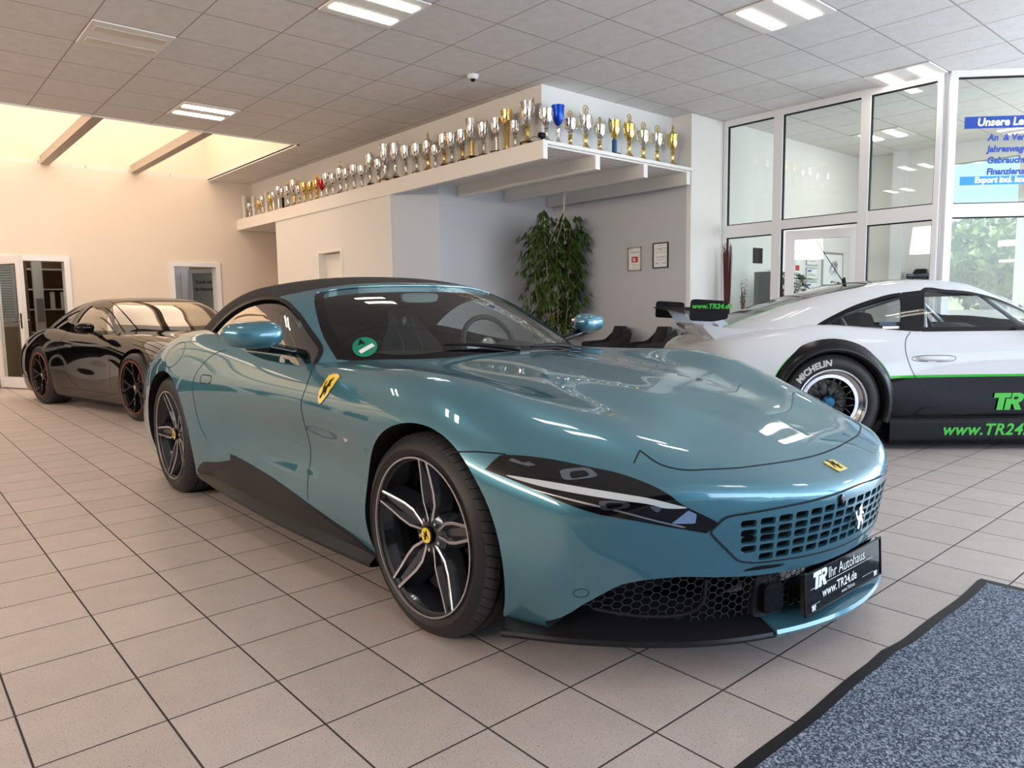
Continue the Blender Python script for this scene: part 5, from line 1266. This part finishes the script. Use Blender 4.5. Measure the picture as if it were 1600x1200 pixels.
P, ok = cast2(CG1, [(0, 2.02)], 'z+'); a_ = MB().tube([tuple(P[0]), tuple(P[0]+np.array([-.02, .25, .36]))], [.004, .002], 6).lathe([(.018, 0), (.012, .04), (.006, .05)], 12, Matrix.Translation(Vector(P[0]))).build('aerial', M['black'], car_w)
text_warp('screen_lettering', 'www.TR24.de', .055, CG1, 'x-', (.98, 1.035), (-.8, -.46), (-.46, .8), M['black'], car_w, .25, .002, .003)
small_mirror(car_w, liv)
# ------------------------------------------------------------------ cups on the ledge
redm = mat('red_enamel', (.55, .02, .04), .2, .6); blum = mat('blue_enamel', (.01, .07, .55), .2, .6); stripe = mat('white_ribbed_ceramic', (.75, .73, .70), .3); cyl = mat('blue_column', (.01, .10, .22), .3, .3)
CM = {'s': ('silver', M['silver'], M['silver']), 'g': ('gold', M['gold'], M['gold']), 'm': ('silver and gold', M['silver'], M['gold']), 'r': ('red', redm, M['silver']), 'b': ('blue and silver', blum, M['silver']),
      'w': ('white ribbed', stripe, stripe), 'k': ('black and silver', M['silver'], M['black']), 'c': ('gold cup on a blue column', M['gold'], cyl)}
def trophy(x, y, h, kind, col, label, rz):
    nm, mb_, ms = CM[col]; t = thing('trophy', label, 'trophy', (x, y, 2.70), rz, 'cups on the white ledge')
    bh = .12*h if kind in 'HP' else .08*h; bw = .12*h+.010
    if kind in 'HP': MB().prism(rounded([(-bw, -bw*.8), (bw, -bw*.8), (bw, bw*.8), (-bw, bw*.8)], .08), 0, bh, 'z').build('base', M['marble'], t); MB().box((-bw*.6, -bw*.8-.001, bh*.25), (bw*.6, -bw*.8, bh*.75)).build('plaque', M['gold'], t)
    else: MB().lathe([(bw, 0), (bw, bh*.7), (bw*.85, bh)], 20).build('base', M['marble'] if col != 'w' else stripe, t, True, 40)
    top = h*(.80 if kind == 'L' else 1.0); r = min({'C': .185, 'L': .17, 'H': .19, 'P': .17, 'T': .15, 'V': .12}[kind]*h, .066)
    if kind == 'V':
        pr = [(r*.5, bh)]; z = bh; n = 12
        for i in range(n): z0 = bh+(top-bh)*i/n; z1 = bh+(top-bh)*(i+1)/n; q_ = r*(.55+.45*(i/n)); pr += [(q_, z0+.001), (q_*1.06, (z0+z1)/2), (q_, z1)]
        MB().lathe(pr, 20).build('bowl', stripe, t, True, 50); return t
    if kind == 'P' or kind == 'T' or col == 'c':
        b0 = top*(.50 if kind != 'T' else .60)
        MB().lathe([(r*.42, bh), (r*.42, b0*.95), (r*.25, b0)], 16).build('column', ms, t, True, 40)
    else:
        b0 = top*.50; MB().lathe([(bw*.8, bh), (bw*.62, bh+.04*h), (r*.28, bh+.10*h), (r*.22, bh+.14*h), (r*.42, (bh+b0)*.58), (r*.26, b0*.84), (r*.42, b0*.92), (r*.30, b0)], 16).build('stem', ms, t, True, 50)
    MB().lathe([(r*.15, b0), (r*.55, b0+(top-b0)*.14), (r*.88, b0+(top-b0)*.42), (r*.93, b0+(top-b0)*.72), (r*1.02, top), (r*.96, top), (r*.80, b0+(top-b0)*.5), (r*.2, b0+.02)], 24, None, 0, False).build('bowl', mb_, t, True, 50)
    if kind in 'HLC' and col != 'b':
        for s in (-1, 1):
            MB().tube([(s*r*.80, 0, b0+(top-b0)*.35), (s*r*1.30, 0, b0+(top-b0)*.50), (s*r*1.38, 0, b0+(top-b0)*.85), (s*r*1.24, 0, top+.05*h), (s*r*1.0, 0, b0+(top-b0)*.92)], .0048, 6).build('handle', ms, t, True)
    if kind == 'L':
        MB().lathe([(r*1.0, top), (r*.75, top+.04*h), (r*.2, top+.075*h), (r*.12, top+.10*h)], 20).build('lid', mb_, t, True, 50)
        MB().tube([(.028*math.cos(a)*h/.4, 0, top+.145*h+.034*math.sin(a)*h/.4) for a in np.linspace(0, 2*PI, 14, endpoint=False)], .006, 5, 0, False, True).prism([(-.008, top+.10*h), (.008, top+.10*h), (.012, top+.165*h), (0, top+.19*h), (-.012, top+.165*h)], -.003, .003, 'y').build('finial', M['gold'], t)
    return t
ordi = ['first', 'second', 'third', 'fourth', 'fifth', 'sixth', 'seventh', 'eighth', 'ninth', 'tenth', 'eleventh', 'twelfth', 'thirteenth', 'fourteenth', 'fifteenth', 'sixteenth', 'seventeenth', 'eighteenth', 'nineteenth', 'twentieth']
KN = {'C': 'footed cup', 'L': 'lidded cup with finial', 'H': 'handled cup on a block', 'P': 'tall cup on a column', 'T': 'slim column trophy', 'V': 'tapering vase'}
TRO = [(5.27, 10.231, 0.425, 'V', 'w'), (5.27, 10.005, 0.267, 'C', 's'), (5.27, 9.799, 0.363, 'V', 'w'), (5.27, 9.581, 0.262, 'C', 'g'), (5.27, 9.414, 0.317, 'C', 's'), (5.27, 9.249, 0.37, 'V', 'w'), (5.27, 9.095, 0.299, 'C', 'g'), (5.27, 8.965, 0.325, 'T', 's'), (5.27, 8.758, 0.39, 'T', 's'), (5.27, 8.613, 0.341, 'T', 'k'), (5.27, 8.41, 0.432, 'L', 's'), (5.27, 8.19, 0.416, 'C', 'm'), (5.27, 7.997, 0.379, 'L', 's'), (5.27, 7.821, 0.327, 'C', 'g'), (5.27, 7.604, 0.307, 'C', 'g'), (5.27, 7.40, 0.387, 'L', 'g'), (5.27, 7.25, 0.296, 'C', 'r'), (5.27, 7.084, 0.355, 'C', 's'), (5.27, 6.888, 0.319, 'C', 's'), (5.27, 6.671, 0.464, 'L', 's'), (5.27, 6.491, 0.332, 'C', 's'), (5.27, 6.273, 0.352, 'C', 's'), (5.27, 6.064, 0.312, 'C', 's'), (5.27, 5.84, 0.427, 'H', 's'), (5.27, 5.63, 0.328, 'C', 's'), (5.27, 5.465, 0.495, 'H', 's'), (5.27, 5.22, 0.461, 'H', 's'), (5.27, 4.97, 0.388, 'C', 's'), (5.27, 4.729, 0.37, 'H', 's'), (5.27, 4.494, 0.455, 'L', 'm'), (5.27, 4.34, 0.289, 'C', 's'), (5.27, 4.171, 0.382, 'H', 'm'), (5.27, 4.012, 0.365, 'H', 's'), (5.27, 3.815, 0.367, 'H', 'm'), (5.27, 3.65, 0.46, 'P', 'm'), (5.27, 3.437, 0.371, 'H', 's'), (5.27, 3.22, 0.376, 'P', 's'), (5.27, 3.052, 0.427, 'T', 'g'), (5.27, 2.921, 0.292, 'C', 's'), (5.27, 2.733, 0.45, 'H', 'm'), (5.344, 2.53, 0.346, 'H', 's'), (5.507, 2.53, 0.409, 'C', 'b'), (5.683, 2.53, 0.374, 'L', 'm'), (5.914, 2.53, 0.463, 'L', 'm'), (6.134, 2.53, 0.379, 'L', 'm'), (6.373, 2.53, 0.389, 'H', 'c'), (6.621, 2.53, 0.482, 'L', 'g'), (6.868, 2.53, 0.435, 'L', 'm'), (7.125, 2.53, 0.438, 'L', 'm'), (7.418, 2.53, 0.48, 'L', 'g')]
for i, (x, y, h, k, c) in enumerate(TRO):
    nm = CM[c][0]; kn = 'standing' if c == 'c' else KN[k]
    if i < 20: lb = '%s %s, %s along the ledge from its far left end' % (nm, kn, ordi[i])
    elif i < 40: lb = '%s %s, %s from the corner, long ledge side' % (nm, kn, ordi[39-i])
    else: lb = '%s %s, %s from the corner, short ledge side' % (nm, kn, ordi[i-40])
    t = trophy(x, y, h, k, c, lb, (math.radians(90+rng.uniform(-25, 25)) if i < 40 else math.radians(rng.uniform(-25, 25)))-math.radians(180 if i < 40 else 0))
    if i == 0: t.rotation_euler = (0, 0, 0)
t = thing('desk_camera', 'small black camera with a curled cable on the ledge corner', 'camera', (5.22, 2.47, 2.70), 0)
MB().lathe([(.03, 0), (.03, .02), (.012, .025), (.012, .04)], 16).build('camera_foot', M['black'], t, True, 40); MB().lathe([(.028, -.03), (.03, 0), (.028, .03)], 16, Matrix.Translation((0, 0, .065)) @ Matrix.Rotation(PI/2, 4, 'Y')).build('camera_body', M['black'], t, True, 40)
MB().tube([(0, .03, .05), (-.02, .10, .07), (-.03, .17, .05), (-.02, .22, .005)], .003, 6).build('cable', M['black'], t, True)

# ------------------------------------------------------------------ hanging bamboo
bleaf = mat('bamboo_leaf', (.018, .045, .008), .5, noise=(6, (.085, .14, .02), .3)); cane = mat('bamboo_cane', (.35, .24, .10), .6)
t = thing('bamboo_plant', 'tall leafy bamboo plant in the grey alcove hanging from a hook by cords', 'plant', (7.06, 4.15, 0), 0)
r = np.random.default_rng(11); mb = MB(); st = MB()
stems = [(-.42, .02), (-.30, -.1), (-.18, .08), (-.04, -.06), (.06, .1), (.16, -.1), (.26, .04), (.40, -.04), (.33, .12)]
for sx, sy in stems:
    h = 2.26+r.uniform(-.16, .14); lean = r.uniform(-.06, .06); st.tube([(sx*.35, sy*.5, .40), (sx*.8, sy, 1.2), (sx+lean, sy, h-.15)], [.008, .006, .003], 5)
    for k in range(46):
        z = .75+(h-.75)*(k/46)**.8; c_ = np.array([sx*(.8+.2*z/h)+lean*z/h, sy, z]); a = r.uniform(0, 2*PI); ln = r.uniform(.08, .22)
        tip = c_+np.array([math.cos(a)*ln, math.sin(a)*ln*.8, r.uniform(-.01, .05)])
        for q_ in range(9):
            o_ = c_+(tip-c_)*r.uniform(.4, 1.1); az = a+r.uniform(-1.3, 1.3); L_ = r.uniform(.10, .19); dr = np.array([math.cos(az)*.55, math.sin(az)*.55, -r.uniform(.35, .95)]); dr /= np.linalg.norm(dr); sd = np.cross(dr, [0, 0, 1]); sd = sd/max(np.linalg.norm(sd), 1e-6)*L_*.085
            mb.add([o_, o_+dr*L_*.4+sd, o_+dr*L_, o_+dr*L_*.4-sd], [(0, 1, 2, 3)])
st.build('canes', cane, t, True); mb.build('foliage', bleaf, t)
MB().lathe([(.15, 0), (.19, .40), (.17, .40), (.16, .34), (0, .34)], 32).build('pot', M['black'], t, True, 40)
MB().tube([(-.30, -.45, 2.49-.0), (-.30, -.45, 2.30), (-.28, -.3, 2.12), (-.2, -.1, 1.95)], .005, 5).tube([(-.275, -.45, 2.49), (-.27, -.42, 2.2), (-.1, -.1, 1.9)], .004, 5).build('cord', mat('pale_cord', (.55, .50, .40), .7), t)
MB().box((-.33, -.48, 2.490), (-.25, -.42, 2.500)).build('ceiling_hook', M['steel'], t)
for k in range(3): mb2 = MB().add([(-.28+.02*k, -.38, 2.22-.06*k), (-.24+.03*k, -.37, 2.17-.06*k), (-.20-.1*k, -.36, 2.10-.08*k), (-.26+.02*k, -.39, 2.16-.06*k)], [(0, 1, 2, 3)]).build('dry_leaf', mat('dry_leaf', (.45, .42, .28), .7) if k == 0 else bpy.data.materials['dry_leaf'], t)

# ------------------------------------------------------------------ alcove frames and chairs
def wallframe(x, y, z, w, h, fm_, label, rows, n=(-1, 0)):
    t = thing('picture_frame', label, 'framed certificate', (x, y, z), 0)
    MB().box((-.016, -w/2, 0), (0, w/2, .012)).box((-.016, -w/2, h-.012), (0, w/2, h)).box((-.016, -w/2, 0), (0, -w/2+.012, h)).box((-.016, w/2-.012, 0), (0, w/2, h)).build('frame', fm_, t)
    MB().box((-.008, -w/2+.012, .012), (-.006, w/2-.012, h-.012)).build('certificate', M['paper'], t)
    for (a, b_, c, d, m) in rows: MB().box((-.0092, -w/2+a*w, c*h), (-.0085, -w/2+b_*w, d*h)).build('print', m, t)
    return t
grey = mat('grey_print', (.35, .35, .36), .7); gold_p = mat('ochre_print', (.55, .35, .12), .6)
t = wallframe(7.594, 3.24, 1.53, .215, .30, M['steel'], 'silver framed certificate with a red square on the grey alcove wall', [(.15, .85, .77, .80, grey), (.25, .72, .36, .60, M['red']), (.3, .7, .24, .26, grey), (.4, .6, .12, .14, grey), (.60, .88, .9, .92, grey)])
text_on('print_lettering', '25', .05, (-.0096, .030, .125), (0, -1, 0), (0, 0, 1), M['paper'], t, bold=.002)
wallframe(7.594, 2.825, 1.545, .235, .315, M['black'], 'black framed certificate with a row of stars on the grey alcove wall', [(.35, .65, .87, .89, grey), (.15, .85, .76, .78, grey), (.38, .62, .71, .735, grey)]+[(.2+.14*k, .26+.14*k, .60, .635, gold_p) for k in range(5)]+[(.2, .8, .42, .445, grey), (.25, .75, .33, .345, grey), (.15, .35, .17, .20, grey), (.65, .85, .17, .20, grey)])
chm = mat('black_shell_fabric', (.010, .010, .011), .6)
def shell_chair(x, y, rz, label):
    t = thing('shell_chair', label, 'chair', (x, y, 0), rz, 'black chairs in the alcove')
    v = []; f = []; m = 13
    rows = [(.26, .44, .24), (.10, .43, .25), (-.12, .44, .25), (-.20, .50, .25), (-.245, .62, .235), (-.285, .74, .205), (-.305, .82, .17)]
    for (yy, z, hw) in rows:
        for i in range(m):
            q_ = -1+2*i/(m-1); v.append((q_*hw, yy+(.10*q_*q_ if z > .47 else 0), z+(.05*abs(q_)**4 if z < .47 else 0)))
    n = len(v); v += [(a, b_-.02, c-.022) for a, b_, c in v]
    for r_ in range(len(rows)-1):
        for i in range(m-1): q_ = (r_*m+i, r_*m+i+1, (r_+1)*m+i+1, (r_+1)*m+i); f.append(q_); f.append(tuple(k+n for k in reversed(q_)))
    for i in range(m-1): f.append((i+1, i, i+n, i+1+n)); k = (len(rows)-1)*m; f.append((k+i, k+i+1, k+i+1+n, k+i+n))
    for r_ in range(len(rows)-1): f.append((r_*m, (r_+1)*m, (r_+1)*m+n, r_*m+n)); f.append(((r_+1)*m+m-1, r_*m+m-1, r_*m+m-1+n, (r_+1)*m+m-1+n))
    meshobj('seat_shell', v, f, chm, t, True, None, 50)
    for s in (-1, 1):
        MB().prism(rounded([(.20, .44), (.22, .62), (-.10, .64), (-.27, .80), (-.30, .72), (-.20, .44)], .15), s*.245, s*.268, 'x').build('arm_panel', chm, t)
    for sx in (-1, 1):
        for sy in (-1, 1): MB().tube([(sx*.15, sy*.13, .42), (sx*.23, sy*.22, 0)], [.013, .009], 8).build('leg', M['black'], t, True)
shell_chair(7.18, 3.42, math.radians(58), 'black shell armchair against the alcove wall, nearer the bamboo plant'); shell_chair(7.18, 2.72, math.radians(58), 'black shell armchair against the alcove wall, below the framed certificates')

# red twigs in a vase by the partition
t = thing('twig_bundle', 'tied bundle of tall dark red twigs in a floor vase beside the white column', 'decoration', (8.13, 2.22, 0)); mb = MB(); r = np.random.default_rng(3)
for k in range(70):
    a = r.uniform(0, 2*PI); q_ = r.uniform(0, .06); sx, sy = q_*math.cos(a), q_*math.sin(a); mb.tube([(sx*.8, sy*.8, .30), (sx*.6, sy*.6, 1.07), (sx*1.15+r.uniform(-.01, .01), sy*1.15, 1.80+r.uniform(-.12, .05))], [.005, .005, .002], 4)
mb.build('twigs', mat('red_brown_twig', (.10, .02, .018), .7), t); MB().lathe([(.062, 1.055), (.064, 1.085)], 20, None, 0, False).build('raffia_tie', mat('raffia', (.45, .25, .10), .7), t); MB().lathe([(.09, 0), (.11, .25), (.07, .45), (.08, .5), (.07, .5), (.06, .4)], 24, None, 0, False).build('vase', M['black'], t, True)

# ------------------------------------------------------------------ office things behind the glass
def leafy(name, label, loc, h, w, n, size, m, pot=.30, seed=1, cat='plant'):
    t = thing(name, label, cat, loc); r = np.random.default_rng(seed); mb = MB(); sm = MB()
    for k in range(n):
        a = r.uniform(0, 2*PI); rr_ = w*math.sqrt(r.random()); z = pot+.1+(h-pot-.1)*r.random()**.7; c = np.array([rr_*math.cos(a), rr_*math.sin(a), z]); d = np.array([math.cos(a), math.sin(a), r.uniform(-.7, .2)]); d /= np.linalg.norm(d); s_ = np.cross(d, [0, 0, 1]); s_ /= max(np.linalg.norm(s_), 1e-6); L_ = size*r.uniform(.6, 1.3)
        mb.add([c, c+d*L_*.45+s_*L_*.22, c+d*L_, c+d*L_*.45-s_*L_*.22], [(0, 1, 2, 3)])
        if k % 6 == 0: sm.tube([(0, 0, pot-.05), tuple(c*np.array([.5, .5, .8])), tuple(c)], .005, 4)
    mb.build('foliage', m, t); sm.build('stems', cane, t); MB().lathe([(w*.35, 0), (w*.5, pot), (w*.42, pot), (w*.4, pot-.04), (0, pot-.04)], 28).build('pot', mat('dark_planter', (.03, .03, .035), .5) if 'dark_planter' not in bpy.data.materials else bpy.data.materials['dark_planter'], t, True, 40); return t
rub = mat('rubber_plant_leaf', (.02, .05, .015), .25, 0, .5, noise=(4, (.05, .07, .02), .3))
leafy('potted_plant', 'large dark leafy potted plant behind the left lower pane', (9.12, 1.94, 0), 1.50, .24, 420, .15, rub, .4, 2)
leafy('potted_plant', 'broad leaved potted plant behind the ajar glass door', (10.15, 1.80, 0), 1.38, .30, 260, .15, rub, .4, 5)
leafy('potted_plant', 'small trailing plant beside the grey divider behind the glass', (8.47, 2.20, 0), 1.40, .03, 90, .05, rub, .9, 8)
t = thing('room_divider', 'grey upright divider panel behind the left lower pane', 'divider', (8.52, 1.96, 0)); MB().box((0, -.10, 0), (.03, .12, 1.48)).build('panel', mat('grey_panel', (.20, .23, .26), .5), t); MB().box((-.04, -.11, 0), (.07, .12, .03)).build('foot', M['black'], t)
t = thing('rattan_chair', 'curved rattan chair behind the left lower pane', 'chair', (8.68, 1.42, 0)); rt_ = mat('rattan', (.50, .30, .12), .5)
MB().tube([(.25*math.cos(a), .27*math.sin(a), 1.08+.10*math.cos(a-PI/2*.2)) for a in np.linspace(math.radians(-20), math.radians(200), 18)], .022, 8).build('back_rail', rt_, t, True); MB().tube([(.24*math.cos(a), .26*math.sin(a), .45) for a in np.linspace(0, 2*PI, 24, endpoint=False)], .02, 8, 0, False, True).lathe([(.23, .44), (.23, .46)], 24).build('seat', rt_, t, True)
for k, a in enumerate((.4, 1.4, 2.0, 2.8, 4.0, 5.3)): MB().tube([(.24*math.cos(a), .26*math.sin(a), 0), (.24*math.cos(a), .26*math.sin(a), 1.05 if a < 3 else .45)], .013, 6).build('leg' if k in (0, 3, 4, 5) else 'back_post', rt_, t, True)
dots = lambda z: [(.18+.13*k, .25+.13*k, z, z+.10, gold_p) for k in range(5)]
def yframe(x, z, w, h, fm_, label, rows, th=.012):
    t = thing('picture_frame', label, 'framed certificate', (x, 2.358, z)); MB().box((0, -.012, 0), (w, 0, h)).build('frame', fm_, t); MB().box((th, -.014, th), (w-th, -.0121, h-th)).build('certificate', M['paper'], t)
    for (a, b_, c, d, m) in rows: MB().box((a*w, -.0155, c*h), (b_*w, -.0142, d*h)).build('print', m, t)
for k, (z, l) in enumerate(((1.63, 'small certificate with star row on the office wall, topmost of three'), (1.43, 'small certificate with star row on the office wall, middle of three'), (1.23, 'small certificate with star row on the office wall, lowest of three'))):
    yframe(10.38, z, .34, .165, M['steel'], l, [(.1, .4, .65, .78, M['blue'])]+dots(.32))
yframe(10.86, 1.33, .68, .51, M['steel'], 'large pale framed drawing on the office wall right of the small certificates', [], .03)
b = MB(); r = np.random.default_rng(9)
for k in range(16): a = r.uniform(0, 2*PI); b.tube([(.34+.12*math.cos(a+q_)*(.4+.05*k), -.0165, .27+.10*math.sin(a+q_*1.3)*(.4+.05*k)) for q_ in np.linspace(0, 2.2, 8)], .003, 3)
o = b.build('drawing', grey); o.parent = [x for x in bpy.data.objects if x.get('label', '').startswith('large pale framed')][0]
yframe(10.04, 1.42, .16, .42, M['paper'], 'narrow notice with a red field on the office wall', [(.1, .8, .30, .48, M['red'])])
yframe(8.95, 1.62, .22, .20, M['black'], 'small dark picture on the office wall above the leafy plant', [(.05, .95, .05, .95, M['dark'])])

# model car on a wall shelf
t = thing('wall_shelf', 'small dark shelf on the far office wall under a model car', 'shelf', (12.1, 1.36, 1.40)); MB().box((-.20, -.20, -.025), (0, .30, 0)).build('board', M['marble'], t); MB().prism([(-.15, -.025), (0, -.025), (0, -.12)], .03, .045, 'y').build('bracket', M['marble'], t)
t = thing('model_car', 'dark blue model off-road car on the shelf of the far office wall', 'model car', (12.0, 1.42, 1.40), math.radians(8)); cb = mat('dark_blue_paint', (.02, .04, .09), .3, 0, 1)
MB().prism(rounded([(-.055, .03), (-.06, .10), (.06, .10), (.055, .03)], .2), -.15, .15, 'y').build('body', cb, t, True, 30); MB().prism(rounded([(-.13, .10), (-.12, .165), (.03, .168), (.07, .10)], .15), -.052, .052, 'x').build('cabin', M['blackgloss'], t, True, 30)
for sx in (-1, 1):
    for sy in (-.095, .095): MB().lathe([(.032, -.01), (.032, .01)], 20, Matrix.Translation((sx*.052, sy, .032)) @ Matrix.Rotation(PI/2, 4, 'Y')).build('wheel', M['rubber'], t, True, 40)

# ------------------------------------------------------------------ entrance mat
def mat_pile():
    m = bpy.data.materials.new('grey_blue_pile'); m.use_nodes = True; nt = m.node_tree; N = nt.nodes; L = nt.links; b = N['Principled BSDF']; tc = N.new('ShaderNodeTexCoord')
    n = N.new('ShaderNodeTexNoise'); n.inputs['Scale'].default_value = 150; n.inputs['Detail'].default_value = 6; n.inputs['Roughness'].default_value = .8; L.new(tc.outputs['Object'], n.inputs['Vector'])
    r = N.new('ShaderNodeValToRGB'); e = r.color_ramp.elements; e[0].position = .42; e[0].color = (.008, .014, .035, 1); e[1].position = .60; e[1].color = (.50, .58, .68, 1); k = e.new(.5); k.color = (.07, .10, .16, 1)
    L.new(n.outputs[0], r.inputs[0]); L.new(r.outputs[0], b.inputs['Base Color']); b.inputs['Roughness'].default_value = .95
    bp = N.new('ShaderNodeBump'); bp.inputs['Strength'].default_value = .8; bp.inputs['Distance'].default_value = .004; L.new(n.outputs[0], bp.inputs['Height']); L.new(bp.outputs[0], b.inputs['Normal']); return m
t = thing('entrance_mat', 'mottled blue-grey entrance mat with a wavy black rubber border in the front right corner', 'mat', (3.25, -2.03, 0))
nx = 60; v = []; f = []
def edge(x): return .004*math.sin(x*5.1+.6)+.003*math.sin(x*11.+1)+.012*math.exp(-((x+.87)/.07)**2)
X = np.linspace(0, -3.2, nx)
v = [(x, edge(x), .0015) for x in X]+[(x, edge(x)-.035, .006) for x in X]+[(x, -2.6, .006) for x in X]
f = [(i+1, i, i+nx, i+nx+1) for i in range(nx-1)]+[(i+1+nx, i+nx, i+2*nx, i+2*nx+1) for i in range(nx-1)]
v += [(.03, -.0, .0015), (.03, -2.6, .0015)]; f += [(0, 3*nx, 3*nx+1, 2*nx, nx)]
f = [tuple(reversed(q_)) for q_ in f]
o = meshobj('rubber_border', v, f, mat('black_rubber_edge', (.012, .012, .014), .6), t); bm = bmesh.new(); bm.from_mesh(o.data); bmesh.ops.recalc_face_normals(bm, faces=bm.faces); bm.to_mesh(o.data); bm.free()
v = [(x-.03, edge(x-.03)-.040, .0095) for x in X]+[(x-.03, -2.6, .0095) for x in X]; f = [(i, i+1, i+nx+1, i+nx) for i in range(nx-1)]
o = meshobj('pile', v, f, mat_pile(), t); o.data.polygons[0].normal.z < 0 and o.data.flip_normals()
